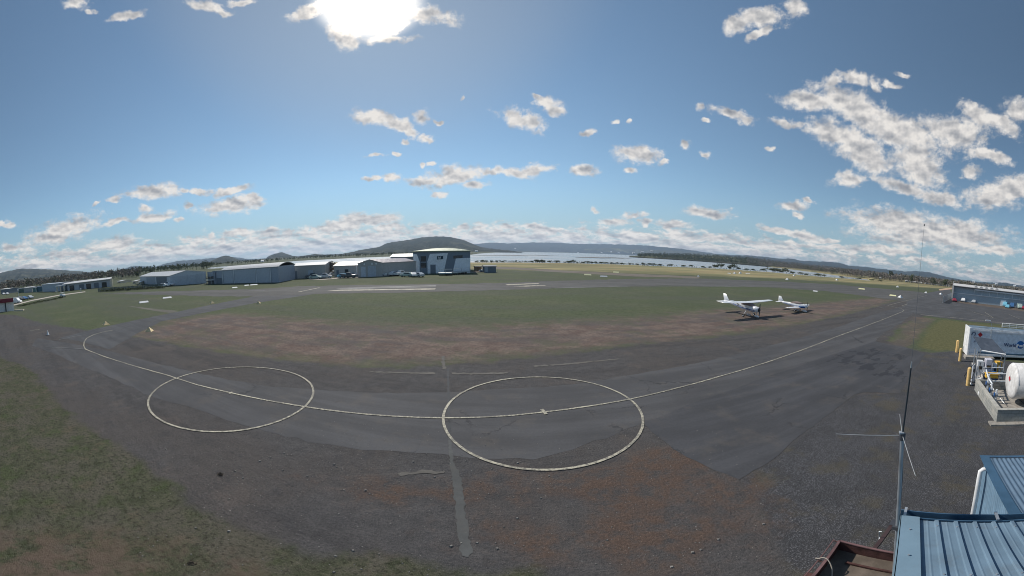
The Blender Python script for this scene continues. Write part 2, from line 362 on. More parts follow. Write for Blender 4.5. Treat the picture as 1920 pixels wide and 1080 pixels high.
# grass
gr = K.mix(K.step(med, .3, .7), (.060,.080,.042), (.098,.115,.062))
gr = K.mix(K.math('MULTIPLY', K.step(big, .45, .7), .55), gr, (.125,.125,.080))
gr = K.mix(K.math('MULTIPLY', K.step(vs_, .42, .66), .65), gr, (.085,.090,.075))
gr = K.mix(K.math('MULTIPLY', K.step(K.noise(v, .18, 7, .75), .52, .68), .40), gr, (.125,.112,.072))
gr = K.mix(K.math('MULTIPLY', K.step(K.noise(v, 1.3, 6, .75), .50, .68), .6), gr, (.045,.055,.026))
gr = K.mix(K.math('MULTIPLY', K.step(fine, .3, .7), .35), gr, (.035,.045,.020))
# straw field
dr = K.mix(K.step(vs_, .35, .65), (.205,.190,.095), (.325,.275,.145))
dr = K.mix(K.math('MULTIPLY', K.step(K.noise(K.scalevec(v, (.012,.06,.1)), 1.3, 5, .6), .46, .62), .7), dr, (.25,.185,.105))
dr = K.mix(K.math('MULTIPLY', K.step(K.noise(K.scalevec(v, (.010,.035,.1)), 1.2, 7, .7), .46, .60), .75), dr, (.125,.135,.068))
col = K.mix(K.step(K.math('ADD', attr(K,'dryf'), K.math('MULTIPLY', wobf, 30)), -16, 6), gr, dr)

# brown bare strip
lump = K.noise(v, .45, 7, .72); lump2 = K.noise(K.scalevec(v, (.10,.35,.3)), 1.0, 7, .70)
di = K.mix(K.step(lump, .35, .65), (.115,.082,.070), (.185,.142,.120))
di = K.mix(K.math('MULTIPLY', K.step(lump2, .44, .60), .7), di, (.085,.078,.076))
di = K.mix(K.math('MULTIPLY', K.step(K.noise(v, 4.5, 5, .8), .48, .66), .75), di, (.050,.042,.038))
di = K.mix(K.math('MULTIPLY', K.step(K.noise(v, 7, 4, .8), .60, .72), .6), di, (.27,.235,.20))
di = K.mix(K.math('MULTIPLY', K.step(K.noise(v, .22, 6, .72), .50, .62), .6), di, (.085,.088,.058))
di = K.mix(K.math('MULTIPLY', K.step(K.noise(v, .13, 5, .7), .52, .66), .5), di, (.082,.081,.084))
dmask = K.step(K.math('ADD', attr(K,'dirt'), K.math('MULTIPLY', wob, 9.0)), -2.2, 3.0)
col = K.mix(dmask, col, di)
# old coarse seal
oa = K.mix(K.step(med, .3, .7), (.066,.064,.065), (.106,.102,.102))
oa = K.mix(K.math('MULTIPLY', K.step(big, .42, .6), .6), oa, (.092,.080,.072))
tr_ = K.new('ShaderNodeMapping'); K.put(tr_.inputs[0], v); tr_.inputs['Rotation'].default_value = (0,0,R(-12)); tr_.inputs['Scale'].default_value = (.06,.55,1)
oa = K.mix(K.math('MULTIPLY', K.step(K.noise(tr_.outputs[0], 1.0, 6, .62), .48, .66), .55), oa, (.046,.045,.047))
oa = K.mix(K.math('MULTIPLY', K.step(K.noise(v, .32, 7, .7), .54, .66), .6), oa, (.125,.105,.092))
oa = K.mix(K.math('MULTIPLY', K.step(K.noise(v, 1.1, 6, .7), .52, .66), .5), oa, (.040,.041,.046))
oa = K.mix(K.math('MULTIPLY', K.step(fine, .35, .7), .6), oa, (.028,.029,.033))
oa = K.mix(K.math('MULTIPLY', K.step(grit, .54, .74), .7), oa, (.24,.23,.22))
stone = K.math('MULTIPLY', K.step(K.voro(v, 3.1), .085, .04), K.step(K.noise(v, .35, 4, .6), .52, .62))
oa = K.mix(K.math('MULTIPLY', stone, .8), oa, (.30,.28,.26))
col = K.mix(K.step(K.math('ADD', attr(K,'asph'), K.math('MULTIPLY', wob, 2.6)), -.35, .5), col, oa)
# gravel yard
ya = K.mix(K.step(K.voro(v, 24), .1, .55), (.145,.148,.158), (.050,.050,.054))
ya = K.mix(K.math('MULTIPLY', K.step(K.noise(v, 30, 3, .8), .54, .7), .45), ya, (.20,.20,.21))
ya = K.mix(K.math('MULTIPLY', K.step(K.noise(v, .6, 6, .7), .46, .58), .45), ya, (.046,.046,.048))
ya = K.mix(K.math('MULTIPLY', K.step(med, .5, .75), .45), ya, (.062,.065,.072))
ya = K.mix(K.math('MULTIPLY', K.step(K.noise(v, .5, 5, .65), .50, .66), .6), ya, (.088,.078,.056))
col = K.mix(K.step(K.math('ADD', attr(K,'yard'), K.math('MULTIPLY', wob, .9)), -.15, .2), col, ya)
# red gravelly dirt
re = K.mix(K.step(fine, .3, .7), (.128,.084,.062), (.070,.050,.041))
re = K.mix(K.math('MULTIPLY', K.step(K.voro(v, 13), .2, .05), .8), re, (.30,.23,.19))
rm = K.math('MULTIPLY', K.step(K.math('ADD', attr(K,'red'), K.math('MULTIPLY', wob, 6.0)), -.8, .8), K.step(K.noise(v, 1.1, 7, .72), .38, .56))
col = K.mix(K.math('MULTIPLY', rm, .85), col, re)
# moss and thin turf
mo = K.mix(K.step(med, .32, .68), (.036,.044,.022), (.085,.085,.055))
mo = K.mix(K.math('MULTIPLY', K.step(K.noise(v, 1.0, 7, .75), .50, .62), .75), mo, (.050,.070,.024))
mo = K.mix(K.math('MULTIPLY', K.step(K.noise(v, .45, 7, .72), .47, .58), .7), mo, (.092,.082,.068))
mo = K.mix(K.math('MULTIPLY', K.step(K.noise(v, .7, 6, .7), .54, .66), .65), mo, (.105,.086,.062))
mo = K.mix(K.math('MULTIPLY', K.step(grit, .5, .7), .65), mo, (.24,.23,.17))
mo = K.mix(K.math('MULTIPLY', K.step(K.noise(v, 8, 5, .8), .48, .62), .75), mo, (.016,.018,.010))
mm = K.step(K.math('ADD', attr(K,'moss'), K.math('MULTIPLY', wob, 1.8)), -.2, .35)
col = K.mix(K.math('MULTIPLY', mm, .92), col, mo)
col = K.mix(K.math('MULTIPLY', rm, K.math('MULTIPLY', mm, .7)), col, (.12,.085,.07))
col = K.mix(K.math('MULTIPLY', K.step(K.math('ADD', attr(K,'dirt2'), K.math('MULTIPLY', wob, 3.0)), -.3, 1.0), .8), col, di)
# lawn by the fuel container
pg = K.mix(K.step(med, .3, .7), (.090,.092,.042), (.145,.135,.068))
pg = K.mix(K.math('MULTIPLY', K.step(fine, .35, .7), .5), pg, (.04,.05,.02))
col = K.mix(K.step(K.math('ADD', attr(K,'patch'), K.math('MULTIPLY', wob, 2.6)), -.3, 1.0), col, pg)
K.put(b.inputs['Base Color'], col); b.inputs['Roughness'].default_value = .95; b.inputs['Specular IOR Level'].default_value = .15
hh = K.math('ADD', K.math('MULTIPLY', fine, .7), K.math('ADD', K.math('MULTIPLY', grit, .5), K.math('MULTIPLY', med, 1.3)))
bn = K.new('ShaderNodeBump'); bn.inputs['Strength'].default_value = .8; bn.inputs['Distance'].default_value = .05; K.put(bn.inputs['Height'], hh); K.l.new(bn.outputs[0], b.inputs['Normal'])
me.materials.append(m)

# water
m = bpy.data.materials.new('water'); m.use_nodes = True; K = NT(m.node_tree); b = K.n['Principled BSDF']
v = K.new('ShaderNodeNewGeometry').outputs['Position']
n = K.noise(K.scalevec(v, (.02,.05,.1)), .5, 4, .6)
K.put(b.inputs['Base Color'], K.mix(K.step(n, .4, .6), (.24,.26,.27), (.36,.36,.35)))
K.put(b.inputs['Roughness'], K.step(n, .35, .6, .22, .34)); b.inputs['Specular IOR Level'].default_value = .5
bn = K.new('ShaderNodeBump'); bn.inputs['Strength'].default_value = .5; bn.inputs['Distance'].default_value = .3
K.put(bn.inputs['Height'], K.noise(v, .9, 3, .6)); K.l.new(bn.outputs[0], b.inputs['Normal'])
wv = MB(); A_ = np.arange(near[0,0]-1, near[-1,0]+1.01, .5)
inner = [(150*math.sin(R(a)), 150*math.cos(R(a)), WZ) for a in A_]; outer = [(8200*math.sin(R(a)), 8200*math.cos(R(a)), WZ) for a in A_]
nA = len(A_); wv.add(inner+outer, [(i, nA+i, nA+i+1, i+1) for i in range(nA-1)])
tag(wv.obj('water', m), kind='structure')
# mud banks showing at low tide
mud = mat('mud', (.085,.080,.072), .8)
def mudbank(x0, y0, x1, y1, wid):
    pts = []; lo = []
    for i in range(25):
        t = i/24; x = x0+(x1-x0)*t; y = y0+(y1-y0)*t; s = math.sin(math.pi*t)**.6*wid/2+.05; n_ = .25*math.sin(t*17)
        pts.append(G(x, y+s+n_, WZ)); lo.append(G(x, y-s*.8+n_, WZ))
    return MB().prism(pts+lo[::-1], WZ-1, WZ+.12)
tag(fixnormals(mudbank(1078,482.4,1185,484.2,1.9).obj('shore', mud)), kind='structure')
tag(fixnormals(mudbank(884,479.2,1052,478.4,1.0).obj('shore', mud)), kind='structure')

# ------------------------------------------------------------------ sealed surfaces: sheets 4 mm apart
def wobble(poly, step, amp, seed=0):
    rnd = random.Random(seed); out = []
    n = len(poly)
    for i in range(n):
        a, b_ = poly[i], poly[(i+1) % n]; d = math.dist(a, b_); kk = max(1, int(d/step)); nx, ny = -(b_[1]-a[1])/(d+1e-9), (b_[0]-a[0])/(d+1e-9)
        for j in range(kk):
            t = j/kk; o = rnd.gauss(0, amp) if j else 0
            out.append((a[0]+(b_[0]-a[0])*t+nx*o, a[1]+(b_[1]-a[1])*t+ny*o))
    return out
def sheet(name, poly, z, mt):
    from mathutils.geometry import tessellate_polygon
    vs = [Vector((x, y, z)) for x, y in poly]; tr = tessellate_polygon([vs])
    fs = []
    for t in tr:
        a, b_, c = (vs[i] for i in t)
        fs.append(tuple(t) if (b_-a).cross(c-a).z > 0 else tuple(t[::-1]))
    return tag(MB().add(vs, fs).obj(name, mt), kind='structure')
def seal(name, base, streak=(.05,.6), stain=None, edge=None, dust=.3):
    m = bpy.data.materials.new(name); m.use_nodes = True; K = NT(m.node_tree); b = K.n['Principled BSDF']
    v = K.new('ShaderNodeNewGeometry').outputs['Position']
    c, n3 = asphalt_col(K, v, base)
    rt = K.new('ShaderNodeMapping'); K.put(rt.inputs[0], v); rt.inputs['Rotation'].default_value = (0,0,R(-12)); rt.inputs['Scale'].default_value = (streak[0], streak[1], 1)
    s = K.noise(rt.outputs[0], 1.3, 6, .62)
    c = K.mix(K.math('MULTIPLY', K.step(s, .42, .68), .55), c, tuple(x*.66 for x in base))
    c = K.mix(K.math('MULTIPLY', K.step(s, .52, .32), .4), c, tuple(x*1.35 for x in base))
    c = K.mix(K.math('MULTIPLY', K.step(K.noise(v, .6, 6, .65), .5, .7), dust), c, (.12,.105,.09))
    cwarp = K.vmath('ADD', v, K.vmath('MULTIPLY', K.noise(v, .7, 5, .7, color=True), (2.2,2.2,0)))
    crack = K.math('MULTIPLY', K.step(K.voro(cwarp, .24, feature='DISTANCE_TO_EDGE'), .011, .004), K.step(K.noise(v, .3, 3, .5), .5, .6))
    c = K.mix(K.math('MULTIPLY', crack, .6), c, (.025,.026,.03))
    if stain:                                   # fuel and water stains: (centre, size) in world metres
        at = attr(K, 'stain'); wb = K.math('SUBTRACT', K.noise(K.scalevec(v, (.45,1.1,1)), 1.1, 5, .6), .5)
        st = K.step(K.math('ADD', at, K.math('MULTIPLY', wb, 7.0)), .9, 1.25)
        c = K.mix(K.math('MULTIPLY', st, .72), c, (.022,.024,.030))
        c = K.mix(K.math('MULTIPLY', K.step(at, -2, 2), .35), c, (.042,.045,.054))
    K.put(b.inputs['Base Color'], c); b.inputs['Roughness'].default_value = .88; b.inputs['Specular IOR Level'].default_value = .2
    bn = K.new('ShaderNodeBump'); bn.inputs['Strength'].default_value = .35; bn.inputs['Distance'].default_value = .01
    K.put(bn.inputs['Height'], n3); K.l.new(bn.outputs[0], b.inputs['Normal']); return m
TAXI = P([(70,634),(140,645),(220,662),(330,690),(480,721),(600,731),(804,736),(958,728),(1072,721),(1160,706),(1260,690),(1440,649),(1560,617),(1640,589),(1700,572),(1712,586),(1690,606),
          (1655,625),(1640,641),(1660,649),(1205,793),(1000,862),(828,851),(600,832),(480,803),(367,767),(283,742),(220,713),(167,692),(105,664),(60,648)])
seal_taxi = seal('taxiway_seal', (.076,.077,.082))
sheet('taxiway', wobble(TAXI, .5, .05, 1), .004, seal_taxi)
CONN = P([(112,634),(175,617),(260,599),(400,570.5),(480,555),(545,548),(620,546.5),(560,556),(480,568),(400,583),(300,603),(252,628),(205,655),(150,640)])
sheet('taxiway', wobble(CONN, .8, .08, 2), .008, seal('link_seal', (.074,.077,.083)))
RUN = P([(190,550),(300,546.5),(480,542),(560,536.5),(820,532.5),(960,530),(1030,527),(1190,523),(1300,522),(1440,527),(1562,533),(1720,547),(1765,553),(1700,566),(1650,559),(1606,553),(1540,545),(1440,538),
         (1300,536),(1184,536),(1042,540),(960,543),(820,547),(600,551),(480,556),(400,556),(300,553)])
sheet('runway', wobble(RUN, 2, .45, 3), .012, seal('runway_seal', (.092,.092,.090), (.02,.12), dust=.45))
CROSS = P([(900,500),(961,501),(1062,507.5),(1162,512.5),(1315,519),(1310,522),(1190,518.5),(1062,511.5),(961,504.6),(900,503)])
sheet('runway', wobble(CROSS, 4, .5, 4), .004, seal('cross_runway_seal', (.15,.13,.105), (.02,.12), dust=.6))
APR = P([(1700,566),(1740,549),(1781,541),(1786,560),(1801,568),(1920,584),(2000,592),(2000,622),(1920,611),(1820,602.5),(1735,592),(1712,588),(1700,573)])
sheet('road', wobble(APR, 1.5, .1, 5), .016, seal('apron_seal', (.076,.078,.084), (.1,.2)))
PAD = P([(1205,793),(1262,842),(1320,872),(1385,899),(1440,868),(1500,816),(1600,741),(1622,735),(1686,738),(1708,702),(1736,664),(1700,652),(1640,640),(1560,665),(1440,705),(1300,755)])
pad_m = seal('pad_seal', (.064,.066,.073), stain=True)
pad = sheet('pavement', wobble(PAD, .35, .025, 6), .008, pad_m)
# subdivide the pad so that the stain field is sampled finely
import bmesh
bmx = bmesh.new()
xs = [p[0] for p in PAD]; ys = [p[1] for p in PAD]
bmx.from_mesh(pad.data)
for kx in np.arange(min(xs), max(xs), .6): bmesh.ops.bisect_plane(bmx, geom=bmx.verts[:]+bmx.edges[:]+bmx.faces[:], plane_co=(kx,0,0), plane_no=(1,0,0))
for ky in np.arange(min(ys), max(ys), .6): bmesh.ops.bisect_plane(bmx, geom=bmx.verts[:]+bmx.edges[:]+bmx.faces[:], plane_co=(0,ky,0), plane_no=(0,1,0))
bmx.to_mesh(pad.data); bmx.free()
co = np.empty(len(pad.data.vertices)*3); pad.data.vertices.foreach_get('co', co); co = co.reshape(-1,3)
STP = P([(1545,672),(1570,655),(1640,652),(1705,668),(1700,705),(1675,722),(1620,700),(1560,690)])
a = pad.data.attributes.new('stain', 'FLOAT', 'POINT'); a.data.foreach_set('value', np.clip(sdf(co[:,0], co[:,1], STP), -3, .9).astype(np.float32))
# old service trench patched with grey mortar
MORT = seal('mortar', (.090,.094,.094), (.3,.3)); MORT2 = seal('thin_mortar', (.076,.080,.086), (.3,.3))
TR = P([(840,815),(845,815),(851,868),(866,900),(871,950),(879,1000),(887,1036),(878,1046),(866,1042),(858,1000),(853,950),(849,905),(843,868)])
sheet('pavement', wobble(TR, .10, .02, 8), .012, MORT)
sheet('pavement', wobble(P([(838,692),(842,692),(845,814),(840,814)]), .2, .015, 9), .012, MORT2)
sheet('path', P([(24,571.5),(60,562.5),(110,553),(160,546.5),(160,547.8),(110,554.6),(60,564.2),(24,573.6)]), .03, mat('pale_concrete', (.42,.38,.33), .9))
sheet('path', P([(575,524.5),(640,520),(728,516.2),(728,518),(690,519.5),(640,522),(600,525)]), .02, mat('pale_gravel', (.34,.30,.26), .9))
sheet('path', P([(1760,542.6),(1772,540.6),(1790,539),(1790,541.5),(1775,543.4),(1762,544.6)]), .03, mat('sandy_track', (.45,.30,.20), .9))
sheet('path', P([(883,509.5),(900,508.8),(905,510.5),(884,511.5)]), .03, mat('pale_gravel', (.34,.30,.26), .9))
sheet('path', P([(235,573),(300,580),(335,583),(320,587),(290,583)]), .006, seal('worn_track', (.12,.115,.095), (.3,.3)))
SCR = P([(1790,566),(1800,568),(1920,584),(2000,593),(2000,583),(1920,578),(1800,565.2)])
sheet('ground', wobble(SCR, 1, .2, 9), .02, seal('scrub_verge', (.13,.105,.085), (.3,.3)))

SEAM = seal('pale_seam', (.125,.118,.108), (.3,.9), dust=.5)
for q in ([(690,696.5),(750,697.5),(815,699),(814,702),(750,700),(700,698.5)], [(846,699),(900,699.5),(952,698),(950,700.5),(895,702.5),(848,702)], [(828,668),(833,668),(836,692),(830,692)], [(745,888),(800,882),(835,884),(832,888),(790,888),(750,893)],
          [(1000,686),(1080,680),(1160,672),(1158,674),(1080,682.5),(1002,688)]):
    sheet('pavement', wobble(P(q), .12, .045, 21), .014, SEAM)
# painted markings
m = bpy.data.materials.new('line_paint'); m.use_nodes = True; K = NT(m.node_tree); b = K.n['Principled BSDF']
v = K.new('ShaderNodeNewGeometry').outputs['Position']
wear = K.step(K.math('ADD', K.noise(v, 7, 6, .75), K.math('MULTIPLY', K.math('SUBTRACT', K.noise(v, .5, 3, .6), .5), .5)), .38, .60)
K.put(b.inputs['Base Color'], K.mix(K.math('MULTIPLY', wear, .9), (.44,.41,.32), (.12,.115,.10))); b.inputs['Roughness'].default_value = .8; LINE = m
m2 = m.copy(); m2.name = 'faded_paint'; FADED = m2
for n_ in m2.node_tree.nodes:
    if n_.type == 'MIX': n_.inputs[6].default_value = (.20,.205,.20,1); n_.inputs[7].default_value = (.10,.105,.11,1)
def ribbon(pts, wid, z, mt, closed=False, jit=.008):
    pts = [Vector((p[0], p[1], z)) for p in pts]; n = len(pts); vs = []
    for i, p in enumerate(pts):
        a = pts[(i-1) % n] if closed or i else p; b_ = pts[(i+1) % n] if closed or i < n-1 else p
        d1 = (p-a); d2 = (b_-p); d = ((d1.normalized() if d1.length else Vector())+(d2.normalized() if d2.length else Vector())).normalized()
        nn = Vector((-d.y, d.x, 0)); k = 1.0
        if d1.length and d2.length: k = 1/max(.35, math.sqrt(max(0.1,(1+d1.normalized().dot(d2.normalized()))/2)))
        s1 = wid/2*k*(1+random.gauss(0,jit*4)); s2 = wid/2*k*(1+random.gauss(0,jit*4)); vs += [p+nn*s1, p-nn*s2]
    fs = [(2*i, 2*i+1, 2*((i+1) % n)+1, 2*((i+1) % n)) for i in range(n if closed else n-1)]
    return tag(MB().add(vs, fs).obj('road_marking', mt), kind='structure')
def dense(pts, step):
    out = []
    for a, b_ in zip(pts[:-1], pts[1:]):
        kk = max(1, int(math.dist(a, b_)/step)); out += [(a[0]+(b_[0]-a[0])*j/kk, a[1]+(b_[1]-a[1])*j/kk) for j in range(kk)]
    return out+[pts[-1]]
taxi = P([(212,619),(192,623),(175,628),(163,634),(158,641),(157,648),(160,655),(196,669),(240,683),(313,703.5),(370,722),(433,737),(480,747),(526,755.5),(572,763),(633,771.5),(734,780.5),(828,784),(895,783),(958.5,779.5),(1020,773),(1100,762.5),(1180.6,749),(1260,730.4),(1350,706),(1439.6,679),(1500,658),(1567,632),(1655,599.5),(1693,584),(1695,581.5),(1690,579),(1664.5,572.7),(1738,554)])
ribbon(dense(taxi, .4), .115, .024, LINE)
def circle(pix):
    g = np.array(P(pix)); c = (g.max(0)+g.min(0))/2; d = g-c; th = np.arctan2(d[:,1], d[:,0]); rr = np.hypot(d[:,0], d[:,1])
    A = np.stack([np.ones_like(th), np.cos(th), np.sin(th), np.cos(2*th), np.sin(2*th), np.cos(3*th), np.sin(3*th)], 1); q = np.linalg.lstsq(A, rr, rcond=None)[0]
    t = np.linspace(0, 2*np.pi, 220, endpoint=False)
    B = np.stack([np.ones_like(t), np.cos(t), np.sin(t), np.cos(2*t), np.sin(2*t), np.cos(3*t), np.sin(3*t)], 1)@q
    ribbon([(c[0]+b_*math.cos(a), c[1]+b_*math.sin(a)) for a, b_ in zip(t, B)], .115, .028, LINE, closed=True)
circle([(277,753),(287,737),(330,710),(383,695),(433,690),(480,689),(527,694),(563,707),(588,730),(583,750),(570,764),(533,785),(480,803),(440,809),(393,809),(347,805),(310,792),(283,773)])
circle([(828,785),(840,762),(877,732),(926,715),(991,708),(1048,709),(1109,719),(1170,742),(1203,774),(1203,803),(1178,836),(1130,864),(1068,878),(1015,883),(967,878),(910,862),(865,838),(836,807)])
ribbon(P([(1016,768),(1024,777.5)]), .16, .032, LINE); ribbon(P([(435,735.5),(430,739.5)]), .1, .032, LINE)
for q, wd, mt in (([(1691,573.6),(1702,570)],.16,LINE), ([(1691,573.8),(1696,575.4),(1717,580),(1728,581.5)],.14,FADED), ([(1725,565),(1741,568.5),(1775,571),(1800,574.5),(1860,581)],.14,FADED),
    ([(1726,590.2),(1779,595),(1830,600),(1920,610)],.3,LINE), ([(1822,584.7),(1862.5,596)],.16,LINE), ([(1847,586),(1862.5,596)],.14,LINE), ([(1882,587.5),(1892,589.7),(1913,598.7)],.14,LINE),
    ([(1643,574),(1658.5,578.7)],.14,FADED), ([(1702,583),(1730,587),(1760,590),(1830,595),(1920,603)],.12,FADED), ([(1712,573.5),(1760,578),(1800,582),(1822,584.7)],.12,FADED),
    ([(110,637.5),(135,632),(160,628)],.1,FADED), ([(85,651),(120,652.5),(157,655)],.1,FADED), ([(57,620),(75,618)],.15,LINE),
    ([(465,545.5),(497,545)],.3,FADED), ([(560,547.7),(599.6,539.4)],.5,LINE), ([(1640,557.5),(1720,561.5)],.4,FADED), ([(1822,596.5),(1860,597)],.1,FADED),
    ([(961,509),(1060,509.5),(1075,510)],.5,FADED), ([(1040,540.5),(1184,536.8),(1300,536.8),(1440,538.6),(1540,546)],.6,FADED)):
    ribbon(dense(P(q), 1.0), wd, .036, mt)
def strip(q, mt): sheet('road_marking', P(q), .04, mt)
strip([(610,545.9),(640,543.4),(817,541),(815,543.2),(640,545.6)], LINE); strip([(629,540.2),(700,538),(818,535.2),(817,536.8),(700,539.6)], FADED)
strip([(629,541.4),(817,537.6),(817,538.6),(640,542.6)], FADED)
strip([(948,533.6),(1008,531),(1012,532.4),(952,535)], LINE); strip([(962,537.4),(985,535.8),(1020,534.8),(1024,536.2),(985,537.6)], LINE)

# ------------------------------------------------------------------ hills
def hillmat(name, lo, hi, clear=None):
    m = bpy.data.materials.new(name); m.use_nodes = True; K = NT(m.node_tree); b = K.n['Principled BSDF']
    v = K.new('ShaderNodeNewGeometry').outputs['Position']
    n = K.noise(v, .006, 7, .68); n2 = K.noise(v, .03, 5, .7)
    c = K.mix(K.step(n, .38, .62), lo, hi)
    if clear: c = K.mix(K.math('MULTIPLY', K.step(K.noise(v, .0035, 6, .6), .52, .58), .8), c, clear)
    c = K.mix(K.math('MULTIPLY', K.step(n2, .4, .65), .55), c, tuple(x*.5 for x in lo))
    K.put(b.inputs['Base Color'], c); b.inputs['Roughness'].default_value = 1; b.inputs['Specular IOR Level'].default_value = 0; return m
def fbm(x, y, seed=0, o=5):
    t = 0; a = 1
    for i in range(o):
        t += a*(math.sin(x*1.7+y*.9+seed+i*1.3)*math.cos(y*1.9-x*.6+seed*1.7+i*2.1)); a *= .5; x *= 1.93; y *= 2.07
    return t
def ridge(crest, rf, rc, rb, mt, base=-1.0, rough=1.0, jag=0.0):
    pr_ = sorted((math.degrees(AE(*p)[0]), AE(*p)[1]) for p in crest); ca = np.array(pr_)
    azs = np.arange(ca[0,0], ca[-1,0]+.01, .16); ss = np.linspace(0, 1, 26); vs = []; n = len(ss)*2-1
    for a in azs:
        # smooth interpolation of the crest elevation
        e = np.mean([np.interp(a+o, ca[:,0], ca[:,1]) for o in (-.35,0,.35)])
        zc = H+rc*math.tan(e)+rough*rc*.0006*fbm(a*2.2, 0, rc*.01)+random.uniform(0, jag)
        end = min(1, (a-azs[0])/2+.0, (azs[-1]-a)/2+.0); zc = base+(zc-base)*max(0, min(1, end))**.7
        for s in ss:
            r = rf+(rc-rf)*s; z = base+(zc-base)*(s**1.15*(1+.0)+.10*math.sin(s*3.14)*fbm(a*1.1, s*5, 3+rc*.001)*(1-s))
            vs.append((r*math.sin(R(a)), r*math.cos(R(a)), max(base, z)))
        for s in ss[1:]:
            r = rc+(rb-rc)*s; vs.append((r*math.sin(R(a)), r*math.cos(R(a)), zc+(base-zc)*s**1.2))
    fs = [(i*n+k, (i+1)*n+k, (i+1)*n+k+1, i*n+k+1) for i in range(len(azs)-1) for k in range(n-1)]
    # skirt/bottom so that the hill is a closed solid
    k0 = len(vs)
    o = MB().add(vs, fs).obj('hills', mt, smooth=True); tag(fixnormals(o), kind='structure')
    def height(r, a):
        i = min(len(azs)-1, max(0, int((math.degrees(a)-azs[0])/.16))); s = (r-rf)/(rc-rf); j = min(len(ss)-1, max(0, int(s*(len(ss)-1)))); return vs[i*n+j][2]
    return height
hm_far = hillmat('far_hills', (.022,.032,.034), (.038,.048,.046))
hm_mid = hillmat('mid_hills', (.036,.043,.036), (.062,.066,.052), (.10,.10,.072))
hm_low = hillmat('low_hills', (.040,.048,.032), (.085,.085,.058), (.16,.16,.085))
ridge([(-40,514),(-10,513),(0,512),(20,507),(40,503.5),(80,504.5),(120,506.5),(160,509.5),(215,515),(260,522)], 2200, 4300, 5200, hm_mid, 0)
ridge([(180,522),(215,509),(250,498.5),(275,499),(292,500),(310,494),(335,489),(370,486.5),(395,484),(430,481),(470,486),(520,483),(560,481),(590,478),(640,476),(700,478)], 5000, 7600, 9500, hm_far, 0)
ridge([(340,505),(365,500),(385,494),(402,487),(415,480.5),(425,478.5),(437,483),(455,489),(480,492),(510,496)], 2300, 3300, 4200, hm_mid, 0)
ridge([(480,496),(496,487),(505,479),(516,475.5),(528,472.5),(538,476),(550,480),(580,484),(620,488)], 2600, 3900, 4800, hm_mid, 0)
ridge([(480,491),(540,484),(562,480.5),(590,476),(610,477.5),(640,476.5),(670,470),(690,466),(710,463.5),(722,457),(740,453),(762,450.5),(780,447),(800,444),(830,443),(850,445.5),(868,449.5),(884,456),(900,463),(930,467),(960,470),(980,472)], 1900, 3600, 5200, hm_mid, 0)
ridge([(820,466),(860,460),(895,457),(925,454.5),(950,456.5),(1000,454.5),(1040,455),(1080,457),(1120,457.5),(1170,458.5),(1210,460),(1240,463),(1275,466),(1300,469.5),(1340,475.5),(1400,481),(1420,484),(1460,486)], 6600, 8600, 10000, hm_far, 0)
ridge([(860,470),(1000,468.5),(1080,467.5),(1140,465),(1200,467.5),(1260,470),(1320,475),(1380,481)], 6800, 7400, 8000, hm_low, 0)
ridge([(1330,481),(1370,478.5),(1400,478.5),(1440,482),(1465,485.5),(1480,484),(1500,488.5),(1530,490),(1560,491),(1578,493.5),(1590,498),(1620,500),(1650,504),(1700,509),(1720,508),(1745,511),(1770,518),(1800,524),(1840,529),(1870,530),(1885,529.5),(1905,534),(1960,541)], 4200, 6800, 8500, hm_far, 0)
point_h = ridge([(1180,481),(1200,478.5),(1225,477),(1300,478),(1360,481),(1420,486),(1480,494),(1540,501),(1600,508),(1660,515),(1720,521),(1800,530),(1900,540),(1990,545)], 1150, 1900, 2300, hm_low, 0)

# ------------------------------------------------------------------ woods and trees
def leafmat(name, a, b_, c_=None):
    m = bpy.data.materials.new(name); m.use_nodes = True; K = NT(m.node_tree); b = K.n['Principled BSDF']
    v = K.new('ShaderNodeNewGeometry').outputs['Position']
    c = K.mix(K.step(K.noise(v, .35, 3, .6), .35, .65), a, b_)
    if c_: c = K.mix(K.step(K.noise(v, .03, 3, .6), .5, .62), c, c_)
    oi = K.noise(v, 2.5, 2, .6); c = K.mix(K.math('MULTIPLY', K.step(oi, .45, .7), .5), c, tuple(x*.55 for x in a))
    K.put(b.inputs['Base Color'], c); b.inputs['Roughness'].default_value = .9; b.inputs['Specular IOR Level'].default_value = .15; return m
LEAF = leafmat('leaf_green', (.070,.088,.050), (.135,.15,.08))
LEAFG = leafmat('leaf_grey', (.17,.15,.13), (.30,.265,.23), (.13,.14,.09))
BARK = mat('bark', (.11,.09,.07), .9, bump=.4, bs=12)
def leaves(mb, c, rad, n, sz, rnd, flat=1.0):
    for _ in range(n):
        th = rnd.uniform(0, 6.283); u = rnd.uniform(-1, 1); q = rnd.random()**.45
        s = math.sqrt(1-u*u); p = Vector((c[0]+rad[0]*q*s*math.cos(th), c[1]+rad[1]*q*s*math.sin(th), c[2]+rad[2]*q*u))
        d = Vector((rnd.gauss(0,1), rnd.gauss(0,1), rnd.gauss(0,.7))).normalized(); e = d.orthogonal().normalized()*sz*rnd.uniform(.6,1.3)
        f = d.cross(e).normalized()*sz*rnd.uniform(.5,1.1)
        mb.add([p-e, p+f*.7, p+e, p-f*.7+d*sz*.3], [(0,1,2,3)])
